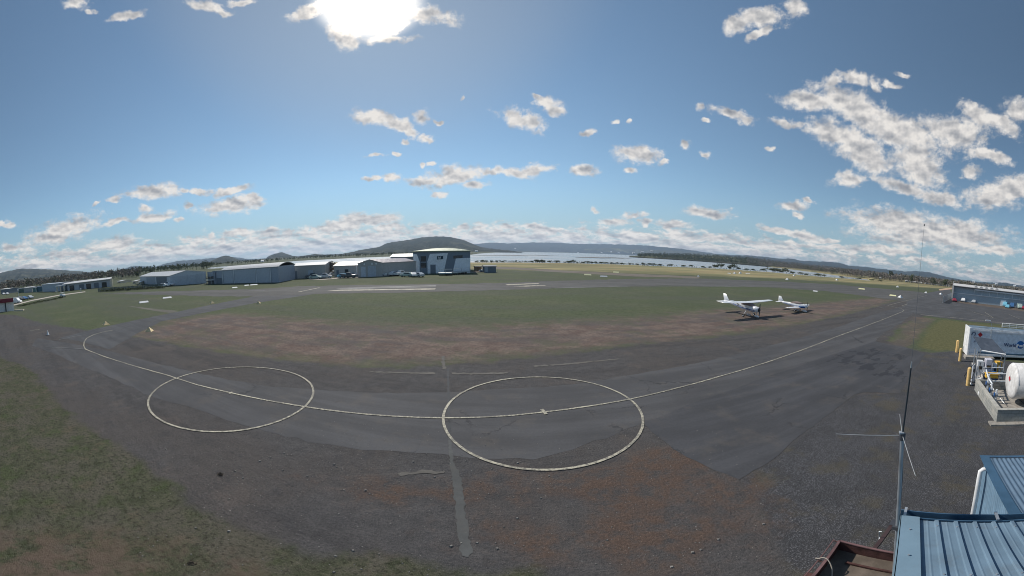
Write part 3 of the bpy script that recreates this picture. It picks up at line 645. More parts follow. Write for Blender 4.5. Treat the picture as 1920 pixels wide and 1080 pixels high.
def wood(name, label, spots, mt, hmin, hmax, seed):
    rnd = random.Random(seed); mb = MB()
    for (x, y, z) in spots:
        h = rnd.uniform(hmin, hmax); wd = h*rnd.uniform(.22,.38)
        mb.tube((x,y,z-.5), (x+rnd.uniform(-.4,.4),y,z+h*.75), h*.018, h*.008, n=4, caps=False)
        for _ in range(4):
            leaves(mb, (x+rnd.uniform(-wd,wd)*.6, y+rnd.uniform(-wd,wd)*.6, z+h*rnd.uniform(.38,.9)), (wd*.7,wd*.7,h*.16), 7, h*.085, rnd)
    o = mb.obj(name, mt); return tag(o, label, 'undergrowth' if name == 'undergrowth' else 'trees', kind='stuff')
def scatter(x0, x1, yfn, r0, r1, n, seed):
    rnd = random.Random(seed); out = []
    for _ in range(n):
        x = rnd.uniform(x0, x1); q = rnd.random()**1.4; a = AE(x, 500)[0]; lo, hi = (r0(x) if callable(r0) else r0), (r1(x) if callable(r1) else r1)
        r = lo+(hi-lo)*q; out.append((r*math.sin(a), r*math.cos(a), yfn(r, a) if yfn else 0))
    return out
def farr(x): a = math.degrees(AE(x, 500)[0]); return float(np.interp(a, far[:,0], far[:,1]))+12
wood('woods', 'grey brown belt of bare eucalypts beyond the water and the straw field', scatter(1395, 1640, None, farr, lambda x: farr(x)+500, 1500, 1)
     + scatter(1640, 1800, None, 560, 1250, 1100, 2) + scatter(1790, 1965, None, 480, 1200, 900, 3), LEAFG, 8, 15, 5)
wood('woods', 'bare eucalypt wood climbing the low ridge beyond the water', scatter(1400, 1960, point_h, 1160, 1880, 2200, 31), LEAFG, 10, 17, 32)
wood('undergrowth', 'ragged low scrub growing along the edge of the river bank', [(r_*math.sin(a_), r_*math.cos(a_), -.3) for a_, r_ in [(AE(x_, 495)[0], float(np.interp(math.degrees(AE(x_,495)[0]), near[:,0], near[:,1]))-2+random.uniform(-2,2)) for x_ in [random.uniform(890,1240) if k_ % 3 else random.uniform(1240,1660) for k_ in range(620)]]], LEAF, .8, 2.0, 33)
wood('woods', 'dark trees on the low point across the river, below the straight ridge', scatter(1195, 1420, point_h, 1160, 1900, 1300, 4), LEAF, 9, 15, 6)
wood('woods', 'mixed scrub and gum trees at the foot of the hill behind the white portal building', scatter(-60, 262, None, 330, 1200, 1500, 7), LEAFG, 6, 12, 8)
wood('woods', 'dark tree line beyond the river behind the hangars', scatter(386, 880, None, lambda x: farr(x)+2, lambda x: farr(x)+260, 700, 9), LEAF, 5, 9, 10)
wood('woods', 'dark trees along the paddocks between the white portal building and the grey hangar', scatter(200, 400, None, 420, 900, 350, 12), LEAF, 7, 12, 13)

def bush(name, seed, h, wd, leafn=170, mt=LEAF, trunk=True, sz=.07):
    rnd = random.Random(seed); t = thing(name, '', '')
    mb = MB()
    for k in range(rnd.randint(5,8)):
        a = rnd.uniform(0,6.28); q = rnd.random()*.55
        leaves(mb, (wd*q*math.cos(a), wd*q*math.sin(a), h*rnd.uniform(.3,.78)), (wd*rnd.uniform(.3,.5), wd*.4, h*rnd.uniform(.14,.24)), leafn//6, h*sz, rnd)
    mb.obj('crown', mt, t)
    tb = MB(); tb.tube((0,0,-.3), (.05*h,0,h*.5), h*.03, h*.018, n=6)
    for k in range(4):
        a = rnd.uniform(0,6.28); tb.tube((.02*h,0,h*.28), (wd*.4*math.cos(a), wd*.4*math.sin(a), h*.62), h*.015, h*.006, n=5)
    tb.obj('trunk', BARK, t); return t
bushes = [bush('bank_bush', 20+i, 2.6, 3.2, 260, sz=.09) for i in range(4)]
_used = set()
def place_bush(px, hpx, k, label, group, rr=None, ww=1.0, proto=bushes):
    a = math.degrees(AE(px, 495)[0]); r = (rr or float(np.interp(a, near[:,0], near[:,1]))-3.5); hh_ = r*hpx*1.2/F
    p = proto[k % len(proto)]; s = hh_/2.6
    loc = (r*math.sin(R(a)), r*math.cos(R(a)), -.1)
    if p.name in _used: o = copy_tree(p, loc, px, label, (s*ww, s*ww, s))
    else: _used.add(p.name); o = p; o.location = loc; o.rotation_euler.z = px; o.scale = (s*ww, s*ww, s); o['label'] = label
    o['category'] = 'bush'; o['group'] = group; return o
gB = 'bushes along the river bank'
row = [(893,3.5,.8),(905,6,.9),(912,4,1.2),(921,4.5,.9),(932,4,1),(943,3,1.2),(975,2.5,1),(996,4,1),(1005,6,1.2),(1012,5.5,1.3),(1020,5.5,1.1),(1030,4.5,1),(1044,5,1.1),(1066,5.5,1.2),(1075,6,1.1),(1092,4,1),(1101,5,1.1),(1109,5,1.1),
  (1116,4.5,1),(1127,4.5,1),(1136,4,1.1),(1147,4.5,1),(1156,4,1),(1165,3.5,1),(1182,3,1),(1196,3.5,1),(1208,5,1.1),(1217,5.5,1.1),(1225,5,1),(1238,5,1.1),(1256,5,1.2),(1283,4.5,1.2),(1297,5,1),(1318,4.5,1.4),(1330,4,1.2),
  (1341,8,.9),(1352,10,.9),(1368,7,.8),(1376,10,1),(1385,5,1),(1400,4,1.5),(1413,5,1),(1432,6,1.1),(1450,9,1.4),(1459,8,1.2),(1466,6,1),(1477,9,1.3),(1489,5,1.2),(1504,5,1.5),(1515,4.5,1.5),(1531,5.5,1.4),(1540,5,1.4),(1548,4.5,1.2),(1580,4,1.4),(1612,3.5,1.8),(1640,3.5,1.8),(1655,3.5,1.6)]
for i, (px, hp, ww) in enumerate(row):
    if px < 950: lb = 'small grey green bush on the river bank beside the tall angular hangar'
    elif px < 1060: lb = 'low dark bush on the bank opposite the thin tidal mud spit'
    elif px < 1170: lb = 'round dark bush on the bank below the dark mud island'
    elif px < 1300: lb = 'dark bush on the bank between the mud island and the wooded point'
    elif px < 1390: lb = 'taller ragged bush on the bank before the grassy wooded point'
    elif px < 1560: lb = 'wide dark shrub on the bank facing the belt of bare trees'
    else: lb = 'low spreading shrub at the edge of the straw field past the water'
    place_bush(px, hp, i, lb, lb.replace('bush ', 'bushes ').replace('shrub ', 'shrubs ')[:60] if False else 'bushes '+lb.split(' bush ')[-1].split(' shrub ')[-1], ww=ww)
def weed(px, py, s, lb, mt):
    rnd = random.Random(px); t = thing('weed_clump', lb, 'weed', (*G(px, py), 0), group='weed clumps in the old seal'); mb = MB(); leaves(mb, (0,0,.05*s), (.22*s,.16*s,.07*s), 90, .045*s, rnd); mb.obj('leaves', mt, t)
weed(413,890,.6,'dark withered weed clump on the seal below the smaller left circle',BARK); weed(361,1056,.5,'dark weed tuft in the thin turf near the bottom of the photo',BARK)
# trees rising over the hangars
gumt = [bush('gum_tree', 60+i, 6.0, 2.6, 300, LEAFG if i else LEAF, sz=.06) for i in range(2)]
def gum(px, ybase, ytop, r, k, label, ww=1.0):
    a = AE(px, ybase)[0]; z1 = AT(px, ytop, r)[2]; s = z1/6.0; p = gumt[k]; loc = (r*math.sin(a), r*math.cos(a), 0)
    if p.name in _used: o = copy_tree(p, loc, px, label, (s*ww,s*ww,s))
    else: _used.add(p.name); o = p; o.location = loc; o['label'] = label; o.scale = (s*ww,s*ww,s)
    o['category'] = 'tree'; return o
gum(618,510,487.5,118,1,'bare twiggy tree standing above the cream slatted screen between hangars',1.3)
gum(257,520,507,330,0,'dark round tree on the paddock just beyond the grey gabled hangar',1.2)
gum(243,522,509,360,1,'pale thin tree beside the dark round one on the paddock')
gum(231,525,511,350,0,'dark tree on the paddock near the white portal frame')
gum(283,515,503,420,0,'dark tree rising over the roof of the grey gabled hangar',1.2)
gum(1668,525,505,620,0,'tall dark tree standing out of the bare wood beyond the straw field')
gum(1709,530,512,560,0,'dark pine shaped tree above the small white airport sheds',.8)
gum(1751,535,519,520,0,'dark tree beside the long white shed at the end of the runway',.8)
gum(1772,537,521,540,0,'dark bushy tree just beyond the corner of the long blue hangar',1.2)

# ------------------------------------------------------------------ buildings
def frame(name, label, cat, p1, p2, group=None):     # local x runs along the front wall from p1 to p2, y away behind it
    t = thing(name, label, cat, (p1[0], p1[1], 0), math.atan2(p2[1]-p1[1], p2[0]-p1[0]), group); return t, math.dist(p1, p2)
W_GREY = mat('grey_cladding', (.42,.46,.52), .55, ribs=(.4,.6), dirt=.1)
W_BLUEGREY = mat('blue_grey_cladding', (.33,.37,.44), .55, ribs=(.4,.6), dirt=.1)
W_DARK = mat('dark_cladding', (.15,.18,.22), .55, ribs=(.4,.6), dirt=.1)
W_TAUPE = mat('taupe_cladding', (.40,.395,.39), .6, ribs=(.4,.6), dirt=.15)
W_LIGHT = mat('pale_cladding', (.50,.54,.60), .5, ribs=(.5,.4), dirt=.08)
W_WHITE = mat('white_cladding', (.62,.63,.63), .5, ribs=(.4,.5), dirt=.12)
R_LIGHT = mat('pale_roof', (.62,.60,.58), .42, .1, ribs=(.4,.6), dirt=.12)
R_GREEN = mat('green_roof', (.30,.34,.22), .5, ribs=(.4,.5))
TRIMW = mat('white_trim', (.62,.65,.68), .5)
CREAMW = mat('cream_wall', (.58,.52,.42), .7, dirt=.15)
def wallring(mb, w, d, h, x0=0, y0=0):
    mb.add([(x0,y0,0),(x0+w,y0,0),(x0+w,y0+d,0),(x0,y0+d,0),(x0,y0,h),(x0+w,y0,h),(x0+w,y0+d,h),(x0,y0+d,h)], [(0,1,5,4),(1,2,6,5),(2,3,7,6),(3,0,4,7),(4,5,6,7)])
def gable_front(t, w, d, h, hr, wm, rm, ridge=.5, over=.25, x0=0, y0=0):     # ridge runs back from the front
    rx = x0+w*ridge
    MB().add([(x0,y0,0),(x0+w,y0,0),(x0+w,y0,h),(rx,y0,hr),(x0,y0,h),(x0,y0+d,0),(x0+w,y0+d,0),(x0+w,y0+d,h),(rx,y0+d,hr),(x0,y0+d,h)],
        [(0,1,2,3,4),(9,8,7,6,5),(1,6,7,2),(5,0,4,9)]).obj('wall', wm, t)
    r = MB(); k = .12
    r.slab([(rx,y0-over,hr+.02),(rx,y0+d+over,hr+.02),(x0-over,y0+d+over,h-.1),(x0-over,y0-over,h-.1)], k)
    r.slab([(x0+w+over,y0-over,h-.1),(x0+w+over,y0+d+over,h-.1),(rx,y0+d+over,hr+.025),(rx,y0-over,hr+.025)], k)
    fixnormals(r.obj('roof', rm, t))
def gable_side(t, w, d, h, hr, wm, rm, over=.3, x0=0, y0=0):                 # ridge parallel to the front
    MB().add([(x0,y0,0),(x0+w,y0,0),(x0+w,y0+d,0),(x0,y0+d,0),(x0,y0,h),(x0+w,y0,h),(x0+w,y0+d,h),(x0,y0+d,h),(x0,y0+d/2,hr),(x0+w,y0+d/2,hr)],
        [(0,1,5,4),(2,3,7,6),(3,0,4,8,7),(1,2,6,9,5)]).obj('wall', wm, t)
    r = MB(); r.slab([(x0-over,y0-over,h-.1),(x0+w+over,y0-over,h-.1),(x0+w+over,y0+d/2,hr+.03),(x0-over,y0+d/2,hr+.03)], .12)
    r.slab([(x0-over,y0+d/2,hr+.035),(x0+w+over,y0+d/2,hr+.035),(x0+w+over,y0+d+over,h-.1),(x0-over,y0+d+over,h-.1)], .12)
    fixnormals(r.obj('roof', rm, t))
def panel(t, name, x, z, w, h, m, y=-.05, th=.06): return MB().box((x+w/2, y, z+h/2), (w, th, h)).obj(name, m, t)

# tall hangar with angular white panels
p1, p2 = G(775,513.2), G(882,512.0)
t, wd = frame('angular_hangar', 'tall grey hangar with angular pale wall panels, small dark sign and green curved roof', 'hangar', p1, p2)
hh = 7.5; dep = 24
wb = MB(); wallring(wb, wd, dep, hh-.05); wb.obj('wall', mat('slate_cladding', (.17,.21,.26), .55, ribs=(.4,.5)), t)
PANW = mat('angular_panel_white', (.74,.77,.82), .5, ribs=(.5,.3))
r = MB(); secs = []
for y in (-.4, dep*.25, dep*.5, dep*.75, dep+.4):
    secs.append([(x, y, hh+.15+ (0.05+1.0*math.sin(math.pi*min(1,max(0,(x-.0)/wd)))**.8)*math.sin(math.pi*(y+.4)/(dep+.8))**.7) for x in np.linspace(-.3, wd+.3, 14)])
vs = [p for s in secs for p in s]; fs = [(i*14+k, i*14+k+1, (i+1)*14+k+1, (i+1)*14+k) for i in range(4) for k in range(13)]
r.add(vs, fs); ro = r.obj('roof', R_GREEN, t)
so_ = ro.modifiers.new('t', 'SOLIDIFY'); so_.thickness = .15
MB().box((wd/2, -.25, hh-.02), (wd+.5, .3, .3)).obj('fascia', mat('olive_trim', (.22,.25,.17), .6), t)
def fx(px): return (px-775)/107*wd
def fz(py, px=830): return max(0, hh*(1-(py-472)/(514-472)))
def poly_panel(name, pts, m, y=-.12, parent=t):
    q = [(fx(x), y, fz(yy)) for x, yy in pts]; n = len(q)
    b_ = [(a, y+.1, c) for a, _, c in q]
    return fixnormals(MB().add(q+b_, [tuple(range(n)), tuple(range(2*n-1, n-1, -1))]+[(i, n+i, n+(i+1) % n, (i+1) % n) for i in range(n)]).obj(name, m, parent))
poly_panel('wall_panel', [(775.6,476.5),(782.5,477.2),(787.5,491),(787,514),(777,514)], PANW)
poly_panel('wall_panel', [(807,476.8),(840.5,475.7),(833.5,507),(833,514),(802,514),(802,491)], PANW)
poly_panel('wall_panel', [(855,486.2),(881.8,485),(881.8,514),(850.5,514),(850.5,506)], PANW)
poly_panel('door', [(807.5,497.2),(817.3,497.2),(817.3,514.2),(807.5,514.2)], W_DARK, y=-.2)
for a_, b_ in ((481,491),(494,503)):
    poly_panel('window', [(789.5,a_),(799.5,a_),(799.5,b_),(789.5,b_)], GLASS, y=-.08)
sg = poly_panel('sign', [(820.3,481.4),(831.5,480.8),(831.5,487),(820.3,487.6)], mat('sign_board', (.02,.05,.08), .5), y=-.3)
poly_panel('window', [(850.5,480.8),(867.5,480),(867.5,485.4),(850.5,486.4)], GLASS, y=-.08)
def text(body, size, m, parent, loc, rotx=math.pi/2, rotz=0.0, ext=.01, name='lettering', align='LEFT', bold=0.0):
    cu = bpy.data.curves.new(name, 'FONT'); cu.body = body; cu.size = size; cu.extrude = ext; cu.align_x = align; cu.offset = bold
    o = bpy.data.objects.new(name, cu); C.objects.link(o); cu.materials.append(m); o.parent = parent
    bpy.context.view_layer.update(); me_ = bpy.data.meshes.new_from_object(o.evaluated_get(bpy.context.evaluated_depsgraph_get()))
    bpy.data.objects.remove(o); o = bpy.data.objects.new(name, me_); C.objects.link(o); o.parent = parent
    if not me_.materials: me_.materials.append(m)
    o.location = loc; o.rotation_euler = (rotx, 0, rotz); return o
text('lyf', 1.05, WHITE, sg, (fx(822.1), -.32, fz(486.0)), bold=.02)

# long sheds: gabled grey hangar
PA = (-109.9, 63.0); PB = (-99.0, 72.4)
t, wd = frame('gabled_hangar', 'pale blue grey gabled hangar with tall door leaves, two white cars at its corner', 'hangar', PA, PB)
def ztop(px, py, p): r_ = math.hypot(*p); return H+r_*math.tan(AE(px, py)[1])
hl = ztop(320,517,PA); hp = ztop(350,507,(-104.5,67.7)); hr_ = ztop(382,508.2,PB)
# the long side wall runs away to the west from the near corner
ang = math.atan2(PB[1]-PA[1], PB[0]-PA[0])
Lw = 46; sd_ = math.atan2(8, -Lw)-ang
ex, ey = Lw*math.cos(sd_), Lw*math.sin(sd_)
MB().add([(0,0,0),(wd,0,0),(wd,0,hr_-.2),(wd*.47,0,hp),(0,0,hl),(ex,ey,0),(wd+ex,ey,0),(wd+ex,ey,hr_-.2),(wd*.47+ex,ey,hp),(ex,ey,hl)],
    [(0,1,2,3,4),(9,8,7,6,5),(1,6,7,2),(5,0,4,9)]).obj('wall', W_LIGHT, t)
r = MB(); r.slab([(wd*.47+.1,-.2,hp+.05),(wd*.47+ex,ey,hp+.05),(ex-.3,ey-.2,hl-.02),(-.3,-.3,hl-.02)], -.12); r.slab([(wd+.2,-.2,hr_-.2),(wd+ex,ey,hr_-.2),(wd*.47+ex,ey,hp+.06),(wd*.47,-.2,hp+.06)], -.12)
fixnormals(r.obj('roof', R_LIGHT, t))
for i in range(4):
    panel(t, 'door', .25+i*(wd-.5)/4+.05, .1, (wd-.5)/4-.12, (hl-.5 if i != 3 else hr_-1), W_GREY, y=-.07-.02*(i % 2))
nx_, ny_ = -ey/Lw, ex/Lw
def sidepanel(name, a, b_, z0, z1, m, off=.07):
    s = 1 if (nx_*0+ny_*-1) > 0 else -1
    q = [(ex*a+nx_*off*s, ey*a+ny_*off*s, z0), (ex*b_+nx_*off*s, ey*b_+ny_*off*s, z0), (ex*b_+nx_*off*s, ey*b_+ny_*off*s, z1), (ex*a+nx_*off*s, ey*a+ny_*off*s, z1)]
    return fixnormals(MB().slab(q, .04).obj(name, m, t))
sidepanel('door', .08, .38, .1, hl*.88, W_DARK); sidepanel('door', .42, .72, .1, hl*.88, W_BLUEGREY)

# curved-eave hangar
PC, PD = G(418.5,532), G(523,529.5)
t, wd = frame('long_hangar', 'long blue grey hangar with pale roof band and wide blank doors behind white runway markers', 'hangar', PC, PD)
h1 = ztop(419,506.2,PC); h2 = ztop(523,499,PD); hr1 = ztop(453,496.8,G(453,531.2)); hr2 = ztop(533,494,PD)
dp = 11
wm_ = MB(); wm_.add([(0,0,0),(wd,0,0),(wd,0,h2),(0,0,h1),(-3,dp,0),(wd,dp,0),(wd,dp,h2),(-3,dp,h1)], [(0,1,2,3),(1,5,6,2),(5,4,7,6),(4,0,3,7)]); wm_.obj('wall', W_BLUEGREY, t)
r = MB(); cols = []
for x, he in ((-.4,h1),(wd*.5,(h1+h2)/2),(wd+.4,h2)):
    cols.append([(x+(0 if x > 0 else q*-.2), -.3+dp*q*1.02, he-.05+1.15*math.sin(math.pi*q)**.8) for q in np.linspace(0,1,12)])
vs = [p for c in cols for p in c]; r.add(vs, [(i*12+k, (i+1)*12+k, (i+1)*12+k+1, i*12+k+1) for i in range(2) for k in range(11)])
ro = r.obj('roof', R_LIGHT, t); so_ = ro.modifiers.new('t', 'SOLIDIFY'); so_.thickness = .12
for a_, b_ in ((.02,.21),(.235,.62),(.64,.86)):
    panel(t, 'door', wd*a_, .1, wd*(b_-a_), h1*.93, W_GREY)
for a_ in (.0,.222,.63,.87): panel(t, 'column', wd*a_, 0, .25, h1*.97, TRIMW, y=-.16, th=.15)
# lean-to on its left with dark roller door
PE, PF = G(400,532), G(418,532)
t, wd = frame('lean_to_workshop', 'low blue grey workshop lean-to with dark roller door between the two big hangars', 'workshop', PE, PF)
he = ztop(401,508.5,PE)
wq = MB(); wallring(wq, wd, 9, he); wq.obj('wall', W_BLUEGREY, t)
fixnormals(MB().slab([(-.2,-.2,he),(wd+.1,-.2,he+.15),(wd+.1,9,he+.15),(-.2,9,he)], .12).obj('roof', R_LIGHT, t))
panel(t, 'roller_door', wd*.4, 0, wd*.55, he*.45, W_DARK)
PG, PH = G(386.5,533), G(396.5,533)
t, wd = frame('storage_rack', 'open steel rack with dark stacked shelves beside the gabled hangar', 'rack', PG, PH)
hk = ztop(390,510,PG)
for x in (0, wd): 
    for y in (0, 1.2): MB().box((x, y, hk/2), (.12,.12,hk)).obj('post', STEEL, t)
for z in (.4, .95, 1.5, 2.1, 2.6):
    if z < hk: MB().box((wd/2, .6, z), (wd, 1.2, .22)).obj('shelf', DARK if z != 1.5 else WHITE, t)
MB().box((wd/2+.1, 1.4, hk/2), (wd+1.2, .15, hk)).obj('back_panel', W_BLUEGREY, t)

# further sheds towards the tall hangar
def simple(name, label, cat, a, b_, top1, dep, wm, rm, ridge_px=None, kind='side', doors=(), group=None, top2=None):
    p1, p2 = G(*a), G(*b_); t, wd = frame(name, label, cat, p1, p2, group)
    h = max(.8, ztop(a[0], top1, p1)); hr = h+.4 if ridge_px is None else max(h+.15, ztop(ridge_px[0], ridge_px[1], p1))
    (gable_front if kind == 'front' else gable_side)(t, wd, dep, h, hr, wm, rm)
    for (nm, f0, f1, g0, g1, m) in doors: panel(t, nm, wd*f0, h*g0, wd*(f1-f0), h*(g1-g0), m)
    return t, wd, h
simple('grey_shed', 'grey shed with low pale roof behind the parked vehicles and utility trucks', 'shed', (548,523), (610,520.5), 498.8, 14, W_TAUPE, R_LIGHT, (580,493.5), doors=[('roller_door',.06,.16,0,.6,W_DARK),('roller_door',.5,.64,0,.62,W_GREY)])
simple('low_workshop', 'low taupe workshop with a strip roof just left of the gabled brown hangar', 'workshop', (627,519), (672,518), 498.6, 12, W_TAUPE, R_LIGHT, (650,491.5), doors=[('door',.1,.2,0,.6,W_DARK),('window',.45,.6,.35,.65,GLASS),('column',.93,.96,0,1,TRIMW)])
# gabled brown hangar: near corner at px 716
cC = G(716,518); cL = G(672,519.5)
t, wd = frame('gabled_workshop', 'brown grey hangar with gable end, three round lamps and broad pale pink roof', 'hangar', cL, cC)
h = ztop(672,494,cL); hr = h+1.05; dw = 12
sA = math.atan2(G(773,516)[1]-cC[1], G(773,516)[0]-cC[0])-math.atan2(cC[1]-cL[1], cC[0]-cL[0]); Ls = 13
ex2, ey2 = Ls*math.cos(sA+.45), Ls*math.sin(sA+.45); ap = wd*.5
MB().add([(0,0,0),(wd,0,0),(wd,0,h),(ap,0,hr),(0,0,h),(ex2,ey2,0),(wd+ex2,ey2,0),(wd+ex2,ey2,h),(ap+ex2,ey2,hr),(ex2,ey2,h)], [(0,1,2,3,4),(9,8,7,6,5),(1,6,7,2),(5,0,4,9)]).obj('wall', W_TAUPE, t)
r = MB(); r.slab([(wd+.25,-.3,h-.08),(wd+ex2+.3,ey2,h-.08),(ap+ex2,ey2,hr+.04),(ap,-.3,hr+.04)], .1); r.slab([(ap,-.3,hr+.045),(ap+ex2,ey2,hr+.045),(ex2-.3,ey2,h-.08),(-.3,-.3,h-.08)], .1)
fixnormals(r.obj('roof', mat('pinkish_roof', (.55,.50,.50), .35, .2, ribs=(.4,.5)), t))
panel(t, 'door', wd*.42, 0, wd*.34, h*.78, W_GREY); panel(t, 'door', wd*.12, 0, wd*.2, h*.75, W_LIGHT)
for f in (.28, .6, .78): MB().tube((wd*f,-.1,h*.93), (wd*f,-.3,h*.93), .28, n=12).obj('lamp', WHITE, t)
simple('rear_hangar', 'dark hangar with pale roof squeezed behind the brown gabled one and the tall angular one', 'hangar', (733,511.5), (790,510.5), 481.8, 14, W_DARK, R_LIGHT, (760,476.5))
# cream slatted screen
PI_, PJ = G(609.5,517), G(628.5,516.5)
t, wd = frame('slatted_screen', 'cream slatted timber screen stacked like bins below the bare tree', 'screen', PI_, PJ)
hk = ztop(618,500,PI_)
for x in (0, wd/2, wd): MB().box((x,0,hk/2),(.15,.15,hk)).obj('post', CREAMW, t)
for i in range(4): MB().box((wd/2,-.1,hk*(.2+.25*i)),(wd+.3,.08,hk*.13)).obj('board', CREAMW if i != 2 else mat('tan_board', (.38,.24,.16), .8), t)
# right of the tall hangar
simple('blue_container', 'dark blue shipping container on the grass to the right of the angular hangar', 'container', (908,511.3), (930,511), 499.3, 2.6, W_DARK, W_DARK, (915,499.1), doors=[('door',.02,.3,.05,.95,W_BLUEGREY)])
PK, PL_ = G(892.5,510), G(906,509.7)
t, wd = frame('open_shelter', 'small cream open shelter with flat roof between the angular hangar and the blue container', 'shelter', PK, PL_)
hk = ztop(898,499.5,PK)
for x in (0, wd): 
    for y in (0, 2): MB().box((x,y,hk/2),(.14,.14,hk)).obj('post', CREAMW, t)
MB().box((wd/2,1,hk),(wd+.6,2.6,.2)).obj('roof', CREAMW, t); MB().box((wd/2,1.9,hk*.5),(wd,.08,hk*.9)).obj('wall', mat('tan_board', (.38,.24,.16), .8), t)

# white portal-framed building far left
PM, PN = G(127,545.5), G(208,537.3)
t, wd = frame('portal_building', 'long white roofed building with cream columned porch and white portal frame at its ends', 'building', PM, PN)
h1 = ztop(127,533.5,PM); h2 = ztop(207,524,PN); dp = 14
MB().add([(0,0,0),(wd,0,0),(wd,0,h2),(0,0,h1),(0,dp,0),(wd,dp,0),(wd,dp,h2+.5),(0,dp,h1+.5)], [(0,1,2,3),(1,5,6,2),(5,4,7,6),(4,0,3,7)]).obj('wall', W_GREY, t)
fixnormals(MB().slab([(-2.5,-1.2,h1+.1),(wd+.2,-1.2,h2+.1),(wd+.2,dp,h2+.7),(-2.5,dp,h1+.9)], .3).obj('roof', R_LIGHT, t))
for i, f in enumerate((.05,.28,.44,.62,.8)): panel(t, 'door', wd*f, 0, wd*.11, h1*.8, (W_DARK if i % 2 else GLASS))
MB().box((wd+.6,-1,h2/2+.2),(1.0,1.2,h2+.6)).obj('portal_frame', CREAMW, t)
for x in (-5.5,-3.6,-1.6): MB().box((x,-1,h1*.42),(.7,.7,h1*.85)).obj('column', CREAMW, t)
MB().box((-3.4,0,h1*.93),(5.6,3.4,.35)).obj('porch_roof', TRIMW, t)
simple('grey_box_shed', 'plain grey box shed just left of the white roofed portal building', 'shed', (80,547.3), (112,546.2), 533.4, 10, W_GREY, W_GREY, (96,533))
simple('pink_shed', 'pinkish grey low shed behind a strip of pale grass at the left edge of town', 'shed', (45,549), (61,547.8), 539.8, 8, W_TAUPE, R_LIGHT, (52,538.2))
simple('green_container', 'dark green container beside the pinkish low shed', 'container', (34.5,549), (44.3,548.6), 541.2, 3, mat('green_container_paint', (.05,.11,.09), .6, ribs=(.3,.5)), W_DARK, (39,541))
simple('teal_container', 'blue and teal container against the plain grey box shed', 'container', (70.5,547.3), (78.5,546.8), 537.5, 3, mat('teal_container_paint', (.06,.14,.18), .6, ribs=(.3,.5)), W_DARK, (74,537.2))
simple('pale_teal_container', 'short container with white post between the pinkish shed and teal container', 'container', (62,548), (69,547.5), 540, 3, mat('pale_teal_container_paint', (.10,.20,.18), .6), W_DARK, (66,539.8), doors=[('column',.8,.95,0,1.1,WHITE)])
simple('white_shed', 'small white roofed shed at the very edge of town beyond the red shed', 'shed', (2,551), (18,550), 542.6, 8, W_DARK, R_LIGHT, (10,541))
for i, (x, y, tp, wdd, lb) in enumerate([(176+48,531,527.5,7,'low white house with pale roof between the portal frame and the grey hangar'),(252,532,527.3,6,'cream house partly behind the corner of the grey gabled hangar'),(262,534,529,4,'small white garage against the corner of the grey gabled hangar')]):
    simple('house', lb, 'house', (x-wdd/2,y), (x+wdd/2,y-.3), tp, 8, CREAMW, R_LIGHT, (x,tp-1.4), doors=[('window',.3,.6,.3,.7,GLASS)])
# red-topped white shed at the left edge
PQ, PR_ = G(-60,592), G(27,582.5)
t, wd = frame('red_topped_shed', 'white clad shed with dark red fascia and black corner post at the apron edge', 'shed', PQ, PR_)
hh = ztop(27,558.5,PR_)
wq = MB(); wallring(wq, wd, 8, hh*.72); wq.obj('wall', W_WHITE, t)
MB().box((wd/2-.2,-.3,hh*.87),(wd+.4,.8,hh*.30)).obj('fascia', mat('dark_red_paint', (.16,.02,.035), .55), t)
MB().box((wd/2,4.2,hh*.80),(wd+.3,8,.15)).obj('roof', R_LIGHT, t)
for f in (.8,): MB().box((wd*f+.3,-.15,hh*.36),(.28,.2,hh*.72)).obj('post', DARK, t)
tag(MB().box((*G(36,582.5),.15),(3.0,.5,.3), rz=.9).obj('kerb_stone', CREAMW), 'pale concrete kerb block lying beside the red topped shed', 'kerb block')

# long blue hangar on the right
PS, PT = G(1786,563.5), None
PT = (PS[0]+.2*48, PS[1]-.98*48)
t, wd = frame('terrace_hangar', 'long blue grey hangar with pale cross rail, wavy roof edge and vans parked along it', 'hangar', PS, PT)
hL = ztop(1786,534.3,PS); hR = ztop(1919,551.5,G(1919,572))
wq = MB(); wallring(wq, wd, 26, hL-.3); wq.obj('wall', mat('teal_grey_cladding', (.33,.40,.46), .5, ribs=(.5,.5), dirt=.1), t)
MB().add([(-.5,-1.2,hL-.25),(wd,-1.2,hL-.25),(wd,12,hL+.7),(-.5,12,hL+.7),(-.5,26,hL-.2),(wd,26,hL-.2),(-.5,-1.2,hL-.05),(wd,-1.2,hL-.05),(wd,12,hL+.9),(-.5,12,hL+.9),(-.5,26,hL),(wd,26,hL)],
   [(0,3,2,1),(3,4,5,2),(6,7,8,9),(9,8,11,10),(0,1,7,6),(4,10,11,5),(0,6,9,3),(3,9,10,4),(1,2,8,7),(2,5,11,8)]).obj('roof', R_LIGHT, t)
MB().box((wd/2,-1.1,hL-.5),(wd,.12,.3)).obj('gutter', DARK, t)
MB().box((wd/2,-.18,hL*.52),(wd,.25,.28)).obj('cross_rail', TRIMW, t)
MB().box((-.35,-.9,hL/2),(.7,1.8,hL)).obj('end_column', mat('pale_column', (.52,.50,.48), .7), t)
for i in range(14):
    x = 9+i*3.4
    if x < wd-1: MB().box((x,-.12,hL*.68),(.16,.12,hL*.32)).obj('mullion', TRIMW, t)
MB().box((9+15,-.95,hL*.86),(30,.15,.5)).obj('canopy_rail', TRIMW, t)
for i in range(5): MB().tube((9.5+i*2.3,-1,hL+.05),(9.5+i*2.3,4,hL+.25), .75, .1, n=10).obj('roof_vent', R_LIGHT, t)
panel(t, 'roller_door', 21, 0, 2.4, 2.7, WHITE, y=-.2, th=.25)
